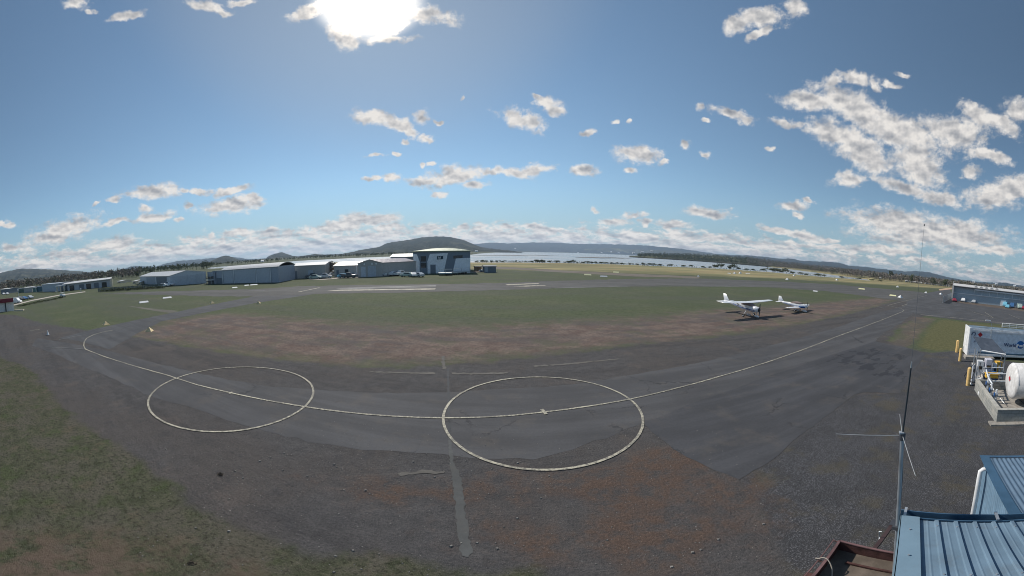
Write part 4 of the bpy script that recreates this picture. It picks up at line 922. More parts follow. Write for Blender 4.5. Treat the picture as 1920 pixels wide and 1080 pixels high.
MB().tube((-.4,-.9,hL),(-.4,-.9,hL+1.6), .08).obj('mast', WHITE, t); MB().tube((17,3,hL+.3),(17,3,hL+2.1), .1).obj('mast', WHITE, t)
# wire mesh fence beside it
PU, PV = G(1767.5,568.5), G(1783,559.5)
t, wd = frame('mesh_fence', 'pale wire mesh fence panel running to the corner of the long blue hangar', 'fence', PU, PV)
mm_ = bpy.data.materials.new('mesh_wire'); mm_.use_nodes = True; K = NT(mm_.node_tree); b = K.n['Principled BSDF']; b.inputs['Base Color'].default_value = (.35,.37,.38,1); b.inputs['Alpha'].default_value = .45
MB().box((wd/2,0,1.3),(wd,.03,2.4)).obj('mesh_panel', mm_, t)
for i in range(8): MB().tube((wd*i/7,0,0),(wd*i/7,0,2.6), .05, n=6).obj('post', STEEL, t)
MB().tube((0,0,2.5),(wd,0,2.5), .03, n=6).obj('rail', STEEL, t)
# netted fence on the left
PW, PX = G(184,547.5), G(305,540)
t, wd = frame('netted_fence', 'low green netted fence with scrub growing through it left of the grey gabled hangar', 'fence', PW, PX)
nm_ = bpy.data.materials.new('green_net'); nm_.use_nodes = True; K = NT(nm_.node_tree); b = K.n['Principled BSDF']; b.inputs['Base Color'].default_value = (.10,.13,.13,1)
K.put(b.inputs['Alpha'], K.step(K.noise(K.new('ShaderNodeTexCoord').outputs['Object'], 1.2, 4, .7), .3, .7, .35, .8))
MB().box((wd/2,0,.8),(wd,.03,1.5)).obj('mesh_panel', nm_, t)
for i in range(15): MB().tube((wd*i/14,0,0),(wd*i/14,0,1.7), .05, n=6).obj('post', DARK, t)
for i in range(16):
    x = 186+i*7.6+random.uniform(-2,2); y = 547.6-(x-184)*.062
    g = G(x, y+.6); 
    place_bush(x, random.uniform(3.5,6.5), i, 'dark low shrub growing through the green netted fence', 'shrubs along the netted fence', rr=math.hypot(*g), ww=1.2)
for i in range(14):
    x = 30+i*5.8; y = 575.5-(x-30)*.2; g = G(x, y)
    place_bush(x, random.uniform(2.6,4.2), i, 'dark low shrub in the row between pale path and grass', 'shrubs along the pale path', rr=math.hypot(*g), ww=1.8)
# distant sheds at the end of the field
for i, (x0, x1, yb, yt, c, lb) in enumerate([(1700,1708,532,528.6,WHITE,'small white shed in the far cluster nearest to the bare wood'),(1709.5,1717,532.8,529,WHITE,'second white shed of the far cluster, partly behind small shrubs'),(1718,1726,533,529.6,W_WHITE,'long low white shed in the middle of the far cluster'),
   (1727.5,1733,534,530.4,WHITE,'white square hut just before the long white terminal shed'),(1736.5,1747,534,527.8,WHITE,'tall white end of the long far shed with dark tree before it'),(1748,1761,535.3,529.2,W_WHITE,'long white roofed far shed beside the dark tree'),
   (1762,1776,536.3,530,W_GREY,'grey blue far shed with open bays near the corner of the blue hangar'),(1777,1785,537.2,530.2,WHITE,'small white far shed touching the corner of the blue hangar'),(1650,1655,528.5,526.6,WHITE,'tiny white hut alone on the straw field below the bare wood')]):
    r_ = 640; a = AE((x0+x1)/2, yb)[0]; w_ = (x1-x0)/F*r_; zt = AT(x0, yt, r_)[2]; zb = AT(x0, yb, r_)[2]
    q1 = (r_*math.sin(AE(x0,500)[0]), r_*math.cos(AE(x0,500)[0])); q2 = (r_*math.sin(AE(x1,500)[0]), r_*math.cos(AE(x1,500)[0]))
    t, wd = frame('far_shed', lb, 'shed', q1, q2, 'small sheds beyond the end of the runway'); hh = max(2.2, zt)
    gable_side(t, wd, 9, hh, hh+.9, c, R_LIGHT if c is not WHITE else WHITE)
    panel(t, 'door', wd*.3, 0, wd*.3, hh*.7, W_DARK)
# houses on the far hillsides
hs = MB()
hl_ = [(1128,474,'white house among trees on the far shore above the mud island'),(1146,472.5,'cream house above the tree line of the far shore'),(1160,474,'small white house low on the far shore'),(1188,474.5,'white house just before the wooded point'),(1204,472.8,'pale house high on the wooded point'),
   (1222,472,'white farmhouse on top of the wooded point'),(966,466.3,'lone white farmhouse on the green slope across the estuary'),(893,471.5,'white house at the foot of the big central hill'),(1084,474.3,'white house by the water across the estuary'),(492,489.8,'white house under the cone shaped hill'),
   (1826,528.6,'white dome roofed house on the hill above the blue hangar'),(1868,533.5,'small white house over the roof of the blue hangar'),(1902,536.5,'white house over the far end of the blue hangar')]
proto = None
for i, (x, y, lb) in enumerate(hl_):
    r_ = 1250 if x > 1300 else (640 if x < 500 else 5500 if x < 1180 and x > 900 else 1600); a, e = AE(x, y); z = H+r_*math.tan(e); s = {640:6,1250:10,1600:12,5500:26}[r_]
    if proto is None:
        proto = thing('house', lb, 'house', group='houses across the water')
        MB().add([(-.5,-.4,0),(.5,-.4,0),(.5,.4,0),(-.5,.4,0),(-.5,-.4,.4),(.5,-.4,.4),(.5,.4,.4),(-.5,.4,.4),(-.5,0,.62),(.5,0,.62)], [(0,1,5,4),(2,3,7,6),(3,0,4,8,7),(1,2,6,9,5)]).obj('wall', WHITE, proto)
        fixnormals(MB().slab([(-.55,-.45,.38),(.55,-.45,.38),(.55,0,.63),(-.55,0,.63)], .03).slab([(-.55,0,.632),(.55,0,.632),(.55,.45,.38),(-.55,.45,.38)], .03).obj('roof', TRIMW, proto))
        MB().box((-.15,-.41,.2),(.2,.03,.18)).obj('window', GLASS, proto); o = proto
    else: o = copy_tree(proto, (0,0,0), 0, lb)
    o.location = (r_*math.sin(a), r_*math.cos(a), z-.2*s); o.rotation_euler.z = -a+random.uniform(-.5,.5); o.scale = (s,s,s)

# ------------------------------------------------------------------ light aircraft
PLW = mat('aircraft_white', (.74,.75,.77), .3, coat=.3, var=.04)
COVER = mat('brown_canvas', (.24,.19,.17), .9, bump=.5, bs=8)
def sec(x, zc, hw, hh, n=16, p=2.6, y0=0):
    out = []
    for i in range(n):
        t = 2*math.pi*i/n; c, s = math.cos(t), math.sin(t)
        out.append((x, y0+hw*math.copysign(abs(c)**(2/p), c), zc+hh*math.copysign(abs(s)**(2/p), s)))
    return out
def foil(cx, y, z, chord, th, n=12, vert=False):
    out = []
    for i in range(n):
        t = 2*math.pi*i/n; u = .5+.5*math.cos(t); q = th*math.sin(t)*(math.sqrt(max(0,1-u))*1.2+.1)*1.3*(u**.4+.05)
        out.append((cx+chord*(u-.5), y+q, z) if vert else (cx+chord*(u-.5), y, z+q))
    return out
def wheel(t, x, y, spat=True, r=.2):
    wl = MB().tube((x,y-.08,r),(x,y+.08,r), r, n=16).obj('wheel', RUBBER, t); MB().tube((x,y-.085,r),(x,y+.085,r), r*.45, n=12).obj('rim', PLW, wl)
    if spat: fixnormals(MB().loft([sec(x+.42, r+.04, .02, .03), sec(x+.3, r+.05, .10, .12), sec(x, r+.06, .125, .17), sec(x-.3, r+.06, .10, .12), sec(x-.62, r+.12, .02, .03)]).obj('wheel_spat', PLW, t, True))
def loftobj(name, secs, m, t, smooth=True): return fixnormals(MB().loft(secs).obj(name, m, t, smooth))
t = thing('high_wing_aircraft', 'white high wing propeller plane with blue side stripes parked on the brown dirt strip', 'aircraft', (30.38,33.55,0), R(-84)); t.scale = (.92,.92,.92)
loftobj('fuselage', [sec(1.0,1.27,.55,.46), sec(.5,1.33,.56,.5), sec(.15,1.5,.56,.60), sec(-1.0,1.52,.56,.60), sec(-1.7,1.5,.48,.52), sec(-3.2,1.5,.28,.33), sec(-4.6,1.53,.15,.2), sec(-5.7,1.6,.05,.12)], PLW, t)
loftobj('cowling', [sec(1.98,1.28,.28,.24), sec(1.85,1.28,.42,.33), sec(1.45,1.28,.52,.42), sec(1.01,1.27,.56,.465)], PLW, t)
loftobj('stripe', [sec(1.5,1.18,.56,.08), sec(.9,1.16,.60,.10), sec(-1.0,1.28,.60,.10), sec(-1.8,1.38,.52,.08), sec(-3.3,1.5,.30,.05)], BLUE, t)
loftobj('stripe', [sec(1.5,.98,.52,.03), sec(.9,.96,.57,.03), sec(-1.0,1.1,.575,.03), sec(-1.8,1.22,.47,.03)], BLUE, t)
loftobj('windscreen_cover', [sec(.95,1.62,.40,.12), sec(.5,1.78,.53,.28), sec(-.2,1.84,.59,.31), sec(-1.0,1.84,.585,.29), sec(-1.25,1.8,.55,.25)], COVER, t)
loftobj('wing', [foil(-.36, -5.5, 2.28, 1.05, .05), foil(-.34,-5.2,2.27,1.12,.09), foil(-.30,-2.6,2.2,1.6,.12), foil(-.30,0,2.13,1.63,.12), foil(-.30,2.6,2.2,1.6,.12), foil(-.34,5.2,2.27,1.12,.09), foil(-.36,5.5,2.28,1.05,.05)], PLW, t)
loftobj('tailplane', [foil(-5.35,-1.75,1.62,.7,.03), foil(-5.3,0,1.62,1.1,.05), foil(-5.35,1.75,1.62,.7,.03)], PLW, t)
loftobj('fin', [foil(-4.7,0,1.6,2.0,.03,vert=True), foil(-5.15,0,1.95,1.15,.04,vert=True), foil(-5.65,0,2.78,.72,.03,vert=True)], PLW, t)
for s in (-1,1):
    MB().tube((-.25,s*.56,1.12),(-.3,s*2.55,2.12), .045, n=8).obj('wing_strut', PLW, t)
    MB().tube((-.05,s*.5,1.0),(-.02,s*1.17,.3), .05, .035, n=8).obj('gear_leg', PLW, t); wheel(t, 0, s*1.2)
    MB().tube((-.6,s*.25,2.25),(-.85,s*.3,2.85), .012, .006, n=5).obj('aerial', DARK, t)
wheel(t, 1.68, 0); MB().tube((1.5,0,.9),(1.66,0,.35), .045, n=8).obj('nose_leg', STEEL, t)
MB().tube((1.99,0,1.3),(2.28,0,1.3), .15, .03, n=12).obj('spinner', DARK, t)
pm = MB()
for s in (-1,1): pm.loft([[(2.08+a,b_+s*.0,1.3+s*z) for a,b_ in ((-.02,-w_),(.03,-w_*.2),(.03,w_),(-.02,w_*.3))] for z, w_ in ((.05,.05),(.35,.085),(.7,.075),(.95,.03))])
fixnormals(pm.obj('propeller', DARK, t))
MB().tube((1.97,0,1.28),(2.0,0,1.28), .3, n=16).obj('cowl_ring', DARK, t)
rg = text('YPK', .26, DARK, t, (-2.15,-.475,1.42), rotz=0.0); rg.rotation_euler = (R(90),0,R(-5))

t = thing('low_wing_aircraft', 'small blue and white low wing plane with brown canopy cover beyond the bigger plane', 'aircraft', (42.55,34.6,0), R(-76))
loftobj('fuselage', [sec(1.45,1.0,.20,.2), sec(1.2,1.0,.36,.30), sec(.5,1.02,.50,.38), sec(-.6,1.05,.50,.40), sec(-1.6,1.08,.36,.32), sec(-2.8,1.15,.18,.2), sec(-4.0,1.22,.06,.1)], PLW, t)
loftobj('nose_band', [sec(1.3,.9,.32,.15), sec(1.0,.9,.46,.2), sec(.45,.9,.525,.22), sec(.2,.93,.515,.18)], BLUE, t)
loftobj('stripe', [sec(.3,.98,.522,.08), sec(-.6,1.0,.525,.07), sec(-1.6,1.05,.385,.06), sec(-2.9,1.15,.20,.04)], BLUE, t)
loftobj('canopy_cover', [sec(.75,1.3,.25,.06), sec(.3,1.38,.44,.22), sec(-.5,1.42,.47,.25), sec(-1.2,1.36,.38,.18), sec(-1.6,1.3,.25,.08)], COVER, t)
loftobj('wing', [foil(-.15,-3.9,.92,.8,.04), foil(-.1,-3.6,.9,.95,.07), foil(-.1,0,.72,1.35,.1), foil(-.1,3.6,.9,.95,.07), foil(-.15,3.9,.92,.8,.04)], PLW, t)
loftobj('tailplane', [foil(-3.7,-1.2,1.25,.5,.03), foil(-3.65,0,1.25,.8,.04), foil(-3.7,1.2,1.25,.5,.03)], PLW, t)
loftobj('fin', [foil(-3.35,0,1.25,1.5,.03,vert=True), foil(-3.6,0,1.55,.9,.03,vert=True), foil(-3.8,0,2.2,.5,.02,vert=True)], PLW, t)
for s in (-1,1): wheel(t, -.25, s*.95, r=.17); MB().tube((-.25,s*.8,.7),(-.25,s*.95,.3), .04, n=8).obj('gear_leg', PLW, t)
wheel(t, 1.15, 0, r=.16); MB().tube((1.1,0,.75),(1.15,0,.3), .035, n=8).obj('nose_leg', STEEL, t)
MB().tube((1.46,0,1.02),(1.7,0,1.02), .12, .03, n=12).obj('spinner', PLW, t)
pm = MB()
for s in (-1,1): pm.loft([[(1.55+a,b_,1.02+s*z) for a,b_ in ((-.02,-w_),(.03,-w_*.2),(.03,w_),(-.02,w_*.3))] for z, w_ in ((.04,.04),(.3,.07),(.6,.06),(.78,.02))])
fixnormals(pm.obj('propeller', DARK, t))

# ------------------------------------------------------------------ vehicles
def carlike(kind, name, paint):
    t = thing(name, '', kind)
    if kind == 'van': S = [(2.45,.35,.75,.80,.85,.7),(2.35,.32,.95,1.0,.92,.75),(1.75,.30,1.05,1.15,.95,.78),(1.05,.30,1.1,2.05,.95,.82),(-2.3,.30,1.1,2.15,.95,.86),(-2.45,.35,1.0,2.0,.93,.84)]; win=(1.0,-.2); L=(1.55,-1.5); z0,z1=1.2,1.85
    elif kind == 'ute': S = [(2.45,.4,.8,.84,.85,.7),(2.3,.35,.95,1.0,.9,.75),(1.15,.35,1.05,1.12,.92,.76),(.5,.35,1.1,1.72,.92,.68),(-.6,.35,1.1,1.74,.92,.68),(-.85,.35,1.05,1.12,.92,.8),(-2.4,.4,1.0,1.05,.92,.85)]; win=(.42,-.55); L=(1.6,-1.5); z0,z1=1.13,1.6
    else: S = [(2.15,.35,.62,.66,.8,.65),(2.0,.28,.78,.82,.86,.7),(1.0,.25,.88,.95,.88,.72),(.3,.25,.9,1.42,.88,.6),(-1.0,.25,.92,1.45,.88,.62),(-1.85,.28,.92,1.0,.86,.68),(-2.1,.35,.85,.9,.82,.65)]; win=(.4,-1.2); L=(1.3,-1.3); z0,z1=.95,1.33
    secs = [[(x,-hw,zb),(x,-hw*1.02,(zb+zw)/2),(x,-hw,zw),(x,-hr_,zr),(x,hr_,zr),(x,hw,zw),(x,hw*1.02,(zb+zw)/2),(x,hw,zb)] for x,zb,zw,zr,hw,hr_ in S]
    b_ = MB().loft(secs).obj('body', paint, t); fixnormals(b_); sharp_mod(b_, .04)
    hw = S[2][4]
    for s in (-1,1):
        fixnormals(MB().add([(win[0]+.25,s*(hw*.985),z0),(win[1]-.2,s*(hw*.985),z0),(win[1],s*(hw*.80),z1),(win[0]-.1,s*(hw*.80),z1)],[(0,1,2,3)]).obj('window', GLASS, t))
        for x in L: wl = MB().tube((x,s*(hw-.18),.33),(x,s*(hw+.03),.33), .33, n=16).obj('wheel', RUBBER, t); MB().tube((x,s*(hw-.1),.33),(x,s*(hw+.04),.33), .18, n=10).obj('rim', STEEL, wl)
        MB().box((S[1][0]+.03,s*hw*.72,S[1][2]-.15),(.12,.28,.14)).obj('headlight', WHITE, t)
    x1, x2 = (S[2][0], S[3][0]); q = S[2]; q2 = S[3]
    MB().add([(x1-.05,-q[5]*.95,q[3]+.03),(x1-.05,q[5]*.95,q[3]+.03),(x2+.02,q2[5]*.95,q2[3]-.06),(x2+.02,-q2[5]*.95,q2[3]-.06)],[(0,1,2,3)]).obj('windscreen', GLASS, t)
    MB().box((0,0,.38),(S[0][0]*1.7,hw*1.6,.2)).obj('underbody', DARK, t)
    return t
cols_ = {'white':(.72,.73,.74),'silver':(.42,.45,.48),'blue':(.05,.13,.28),'light blue':(.16,.42,.55),'dark grey':(.06,.07,.08),'red':(.28,.03,.05),'pale green':(.32,.42,.40)}
_cars = {}
def vehicle(kind, colour, px, py, ang, label, name=None, sc_=1.0, group=None):
    key = (kind, colour); x, y = G(px, py+(max(0, px-1790)/130*4.0)); name = name or {'car':'parked_car','van':'parked_van','ute':'pickup_truck'}[kind]
    if key not in _cars:
        _cars[key] = carlike(kind, name, mat(colour.replace(' ','_')+'_car_paint', cols_[colour], .28, coat=.5, var=.03)); o = _cars[key]
        o.location = (x,y,0); o.rotation_euler.z = R(ang)
    else: o = copy_tree(_cars[key], (x,y,0), R(ang)); 
    o['label'] = label; o['category'] = {'ute':'pickup truck'}.get(kind, kind)
    if group: o['group'] = group
    o.scale = (sc_,)*3; return o
gH = 'vehicles parked by the blue hangar'; gW = 'vehicles parked in front of the workshops'
vehicle('car','red',1789,565.5,200,'dark red car parked at the end column of the long blue hangar', group=gH)
vehicle('van','white',1799.5,563.5,190,'white van beside the dark red car near the end of the blue hangar', group=gH)
vehicle('ute','white',1806,565.5,185,'white pickup low against the blue hangar next to the white van', group=gH)
vehicle('car','dark grey',1815,565.5,182,'black car in shade against the blue hangar past the white pickup', group=gH)
vehicle('car','silver',1826,567,182,'silver car parked beyond the black one along the blue hangar', group=gH)
vehicle('van','light blue',1885,571.5,175,'light blue van beside the white roller door of the blue hangar', group=gH)
vehicle('car','light blue',1889.5,574.5,172,'light blue car parked in front of the light blue van', group=gH)
vehicle('van','blue',1897.5,573.5,178,'darker blue van in the middle of the blue vehicles', group=gH)
vehicle('van','pale green',1911.5,575,190,'pale green van with dark windscreen, last but one along the blue hangar', group=gH)
vehicle('car','red',1919.5,576,180,'dark red car cut off beyond the pale green van', group=gH)
vehicle('car','white',307.5,537.8,40,'white car on the grass at the corner of the gabled grey hangar')
vehicle('ute','white',315.5,536.4,30,'white pickup immediately beside the white car at the hangar corner')
for i, (k, c, x, y, a, lb) in enumerate([('van','silver',580.5,519,30,'silver van at the start of the vehicle line before the grey shed'),('car','white',588,512.5,10,'white car close to the wall of the grey shed'),('ute','dark grey',587,521.5,20,'dark pickup nearest the grass before the grey shed'),
   ('car','blue',601,519.5,15,'dark blue car in the vehicle line before the grey shed'),('car','pale green',592,523.2,15,'pale green low car on the grass edge in front of the dark pickup'),('ute','silver',609,522,25,'silver pickup on the pale gravel before the cream slatted screen'),
   ('car','white',617,514.8,70,'white car with bright roof right under the cream slatted screen'),('car','white',624.8,514.2,80,'second white car under the slatted screen, nearer the low workshop'),('car','white',626,517.3,60,'white car in front of the pair under the slatted screen'),
   ('car','dark grey',634,515.5,20,'black car between the slatted screen and the low workshop'),('car','light blue',645,521,20,'light blue car at the gravel edge before the low workshop'),('ute','dark grey',654,521,15,'dark grey pickup beside the light blue car on the gravel edge'),
   ('car','white',650,514,10,'white car close to the low workshop wall'),('car','silver',663,518.3,20,'silver car just before the corner of the gabled brown hangar'),('car','white',670,516.5,20,'white car at the gable corner of the brown hangar'),
   ('car','dark grey',693,516.5,25,'black car before the round lamps of the brown hangar'),('ute','dark grey',701,515.8,25,'black pickup before the round lamps of the brown hangar'),('car','silver',711,517.6,10,'silver car at the near corner of the brown hangar'),
   ('car','white',729.5,516.5,60,'first white car facing out along the side of the brown hangar'),('car','white',741,516.5,60,'middle white car facing out along the side of the brown hangar'),('ute','white',752,516.8,60,'white pickup facing out along the side of the brown hangar'),
   ('car','silver',735,512.5,40,'silver car against the side wall of the brown hangar'),('car','pale green',763,519,170,'pale green car broadside at the left foot of the angular hangar'),('car','white',775.5,519,120,'white car at the corner of the angular hangar'),
   ('car','silver',783.5,519.2,150,'silver car before the narrow white panel of the angular hangar'),('van','white',766,513.5,50,'white van in the gap beside the angular hangar')]):
    vehicle(k, c, x, y, a, lb, group=gW)
vehicle('car','white',909.5,510.2,170,'white car standing before the small cream shelter')
vehicle('van','white',29,569,60,'white truck nose poking out from behind the red topped shed')
vehicle('ute','dark grey',37,563.5,30,'dark pickup beside the lamp pole beyond the red topped shed')
vehicle('car','blue',46,562,20,'dark blue car in the small car park beyond the red topped shed')
vehicle('car','silver',57,560,15,'silver car at the end of the small car park by the pale path')
vehicle('car','white',14,552.2,10,'white car by the small white roofed shed at the edge of town')
vehicle('car','white',7,552.6,10,'white car half behind another at the very edge of town')
# small aeroplane parked among the cars and two flat trailers before the angular hangar
x, y = G(776,514.5)
def parked_trailer(a, b_, label):
    p1, p2 = G(*a), G(*b_); t, wd = frame('curtain_trailer', label, 'trailer', p1, p2, 'flat trailers before the angular hangar')
    MB().box((wd/2,1.2,.75),(wd,2.3,.25)).obj('deck', STEEL, t); 
    for x in (0.1, wd/2, wd-.1): MB().box((x,.1,1.35),(.1,.1,1.1)).obj('post', STEEL, t)
    MB().box((wd/2,.05,1.95),(wd,.12,.14)).obj('rail', TRIMW, t); MB().box((wd/2,-.02,.72),(wd,.08,.3)).obj('side_board', mat('trailer_grey', (.40,.46,.50), .5), t)
    for x in (wd*.62, wd*.76):
        for yy in (.25, 2.1): MB().tube((x,yy-.12,.38),(x,yy+.12,.38), .38, n=14).obj('wheel', RUBBER, t)
    return t
parked_trailer((823,517),(848,516.5),'grey flat trailer with posts parked across the middle panel of the angular hangar')
parked_trailer((850,515.5),(881.5,512.8),'longer grey flat trailer parked at the open corner of the angular hangar')
def prim_pole(px, py, top, r, label, head=True):
    x, y = G(px, py); rr = math.hypot(x,y); zt = AT(px, top, rr)[2]; t = thing('lamp_pole', label, 'pole', (x,y,0))
    MB().tube((0,0,0),(0,0,zt), r, r*.6, n=8).obj('pole', STEEL, t)
    if head: MB().tube((-.35,0,zt+.05),(.35,0,zt+.05), .28, n=10).obj('lamp', WHITE, t)
prim_pole(36.5,567.5,543.5,.09,'thin pole with round white head among the cars by the red topped shed')
prim_pole(105.5,551,546.5,.09,'short white sign post on the pale grass before the white roofed building')
prim_pole(152,547,542,.22,'dark blue post with pale head beside the pale path')
x, y = G(117.5,557.8); t = thing('utility_cart', 'small white utility cart on the pale path before the long row of shrubs', 'cart', (x,y,0), .3)
b_ = MB().loft([sec(1.2,.8,.6,.35,n=8), sec(.6,.95,.65,.5,n=8), sec(-.9,.95,.65,.5,n=8), sec(-1.3,.8,.6,.35,n=8)]).obj('body', WHITE, t); fixnormals(b_); MB().box((0,0,1.8),(1.6,1.3,.12)).obj('roof', WHITE, t)
for s in (-1,1):
    for xx in (-.8,.8): MB().tube((xx,s*.5,.28),(xx,s*.7,.28), .28, n=12).obj('wheel', RUBBER, t); MB().box((xx*.8,s*.55,1.4),(.06,.06,.8)).obj('post', WHITE, t)

# ------------------------------------------------------------------ airfield markers
def gable_marker(name, m):
    t = thing(name, '', 'marker')
    fixnormals(MB().add([(-1.4,-.7,.05),(1.4,-.7,.05),(1.4,.7,.05),(-1.4,.7,.05),(-1.25,0,.52),(1.25,0,.52)], [(0,1,5,4),(2,3,4,5),(3,0,4),(1,2,5),(3,2,1,0)]).obj('board', m, t))
    for x in (-1.1,1.1): MB().box((x,0,.05),(.08,.8,.1)).obj('foot', STEEL, t)
    return t
MW = mat('marker_white', (.72,.73,.74), .6, var=.05); MYL = mat('marker_yellow', (.80,.76,.45), .6, var=.05); MG = mat('marker_grey', (.55,.56,.58), .6)
gm = {'w': gable_marker('gable_marker', MW), 'y': gable_marker('gable_marker', MYL), 'g': gable_marker('gable_marker', MG)}; _gu = set()
def put_marker(k, px, py, wpx, rz, label, hs_=1.0):
    x, y = G(px, py); r_ = math.hypot(x,y); s = wpx/F*r_/2.8
    if k in _gu: o = copy_tree(gm[k], (x,y,0))
    else: o = gm[k]; _gu.add(k); o.location = (x,y,0)
    o.rotation_euler.z = -math.atan2(x,y)+R(rz); o.scale = (s,max(.8,s*.6),s*hs_); o['label'] = label; o['group'] = 'runway edge gable markers'
put_marker('w',269.5,567.5,18,12,'large white tent shaped marker on the grass, lowest one below the gabled hangar',.9)
put_marker('w',313.5,559,17,8,'white marker board just above the pale worn track on the lawn',.8)
put_marker('w',440,539.6,10,8,'white marker on the grass before the vertical trim of the long blue grey hangar',.8)
put_marker('w',462.5,535.3,9,8,'white marker lying close to the doors of the long blue grey hangar',.8)
put_marker('w',476,534.3,14,4,'faint long white marker nearly touching the one before the hangar doors',.55)
put_marker('y',1102,516.2,14,0,'yellow marker board on the far grass left of the grey one')
put_marker('y',1155,511.2,11,0,'yellow marker board higher up the field past the grey one')
put_marker('g',1132,519.3,14,0,'grey marker board between the two yellow boards')
put_marker('w',1528.5,546.5,9,0,'white marker on the grass just beyond the small blue and white plane')
put_marker('y',1615.5,542.6,12,0,'yellow marker board at the runway edge above the white line bend')
put_marker('y',1674,555,13,0,'yellow marker board beside a small cone near the white line bend')
put_marker('w',1367,512.8,6,0,'tiny white board at the start of the far white marker cluster')
put_marker('w',1400,513.2,4,0,'tiny white board, first of the close pair on the straw field')
put_marker('w',1404.5,513.5,4,0,'tiny white board, second of the close pair on the straw field')
def cone_marker(name, m, base=.55, h=.75):
    t = thing(name, '', 'cone')
    fixnormals(MB().add([(-base,-base,.04),(base,-base,.04),(base,base,.04),(-base,base,.04),(0,0,h)], [(0,1,4),(1,2,4),(2,3,4),(3,0,4),(3,2,1,0)]).obj('pyramid', m, t)); MB().box((0,0,.02),(base*2.2,base*2.2,.04)).obj('base', m, t); return t
CY = mat('cone_yellow', (.66,.52,.30), .7, dirt=.2)
cp = None
for i, (px, py, hp, lb) in enumerate([(198.5,608.5,7,'yellow pyramid marker on the grass corner of the link taxiway'),(280,621,8.5,'biggest yellow pyramid marker on the brown earth beside the link taxiway'),(397.5,568.5,5,'small yellow pyramid marker on the lawn side of the link taxiway'),(484.5,568.8,5,'small yellow pyramid marker on the field side of the link taxiway'),
   (1688,558,5,'small white pyramid beside the yellow board near the line bend'),(1736,549.5,3.5,'tiny white pyramid at the runway end before the sandy track'),(1764,552,3.5,'tiny white pyramid before the wire mesh fence'),(1476,524.3,3.5,'tiny white pyramid on the dark runway edge opposite the two planes'),
   (1309,518.5,3,'tiny white pyramid where the two sealed strips meet'),(1569,525.5,3,'tiny white pyramid on the straw field beyond the runway'),(1683,538.5,3,'tiny white pyramid on the grass before the far sheds'),(1489,517,2.5,'tiny white pyramid at the foot of the wide bank shrubs'),(1377,513,3.5,'small white pyramid in the middle of the far marker cluster'),(1388,512.8,3.5,'small white pyramid beside the tall stake of the far marker cluster')]):
    x, y = G(px, py); r_ = math.hypot(x,y); s = hp/F*r_/.75
    if cp is None: cp = cone_marker('pyramid_marker', CY); o = cp; o.location = (x,y,0)
    else: o = copy_tree(cp, (x,y,0))
    o.scale = (s,)*3; o.rotation_euler.z = i*.7; o['label'] = lb; o['group'] = 'pyramid markers'
    if i >= 4:
        for ch in o.children: 
            ch.data = ch.data.copy() if not ch.data.name.startswith('white_') else ch.data; ch.data.materials[0] = MW
x, y = G(90,628.3); t = thing('traffic_cone', 'small white traffic cone standing alone on the asphalt apron', 'cone', (x,y,0))
MB().tube((0,0,.03),(0,0,.62), .17, .03, n=16).obj('body', MW, t); MB().box((0,0,.02),(.45,.45,.04)).obj('base', DARK, t)
for (px, py, tp, r_, lb) in ((1394.5,503.5,496.5,.45,'white sail of a small dinghy moored off the bank between bushes'),):
    a, e = AE(px, py); rr = 420; x, y = rr*math.sin(a), rr*math.cos(a); t = thing('sailing_dinghy', lb, 'boat', (x,y,WZ), 1.0)
    MB().loft([sec(2.6,.35,.05,.1,n=8), sec(1.5,.3,.7,.35,n=8), sec(-2,.3,.8,.35,n=8)]).obj('hull', WHITE, t); MB().tube((.4,0,.3),(.4,0,6.5), .06, n=6).obj('mast', WHITE, t)
    fixnormals(MB().slab([(.3,.02,1.0),(-2.0,.02,1.1),(.3,.02,5.6)], .05).obj('sail', WHITE, t))

# ------------------------------------------------------------------ refuelling point
E1 = Vector((.94,.342,0)); E2 = Vector((.342,-.94,0)); B0 = Vector((17.15,.62,0)); RZ = math.atan2(E2.y, E2.x)   # local x = E2 (to the east), y = away from the tower
def L2W(u, v, z=0.0): return B0+E2*u+E1*v+Vector((0,0,z))
BLOCK = bpy.data.materials.new('concrete_block'); BLOCK.use_nodes = True; K = NT(BLOCK.node_tree); b = K.n['Principled BSDF']
tcx = K.new('ShaderNodeTexCoord').outputs['Object']; sxx = K.new('ShaderNodeSeparateXYZ'); K.put(sxx.inputs[0], tcx)
cb = K.new('ShaderNodeCombineXYZ'); K.put(cb.inputs[0], K.math('ADD', sxx.outputs[0], sxx.outputs[1])); K.put(cb.inputs[1], sxx.outputs[2])
br = K.new('ShaderNodeTexBrick'); K.put(br.inputs[0], cb.outputs[0]); br.inputs['Color1'].default_value = (.25,.26,.245,1); br.inputs['Color2'].default_value = (.32,.32,.30,1); br.inputs['Mortar'].default_value = (.16,.16,.155,1)
br.inputs['Scale'].default_value = 1.0; br.inputs['Brick Width'].default_value = .4; br.inputs['Row Height'].default_value = .2; br.inputs['Mortar Size'].default_value = .012
c = K.mix(K.math('MULTIPLY', K.step(K.noise(tcx, 1.6, 5, .65), .45, .7), .6), br.outputs[0], (.44,.42,.37)); c = K.mix(K.math('MULTIPLY', K.step(K.noise(tcx, 3.1, 6, .7), .5, .7), .5), c, (.10,.11,.10))
K.put(b.inputs['Base Color'], c); b.inputs['Roughness'].default_value = .95
bn = K.new('ShaderNodeBump'); bn.inputs['Strength'].default_value = .5; bn.inputs['Distance'].default_value = .01; K.put(bn.inputs['Height'], br.outputs['Fac']); bn.invert = True; K.l.new(bn.outputs[0], b.inputs['Normal'])
CONC = mat('stained_concrete', (.30,.28,.25), .9, bump=.3, bs=15, dirt=.6, var=.25)
t = thing('bund_wall', 'grey concrete block bund around the white fuel tank, with weathered pale patches', 'wall', tuple(B0), RZ)
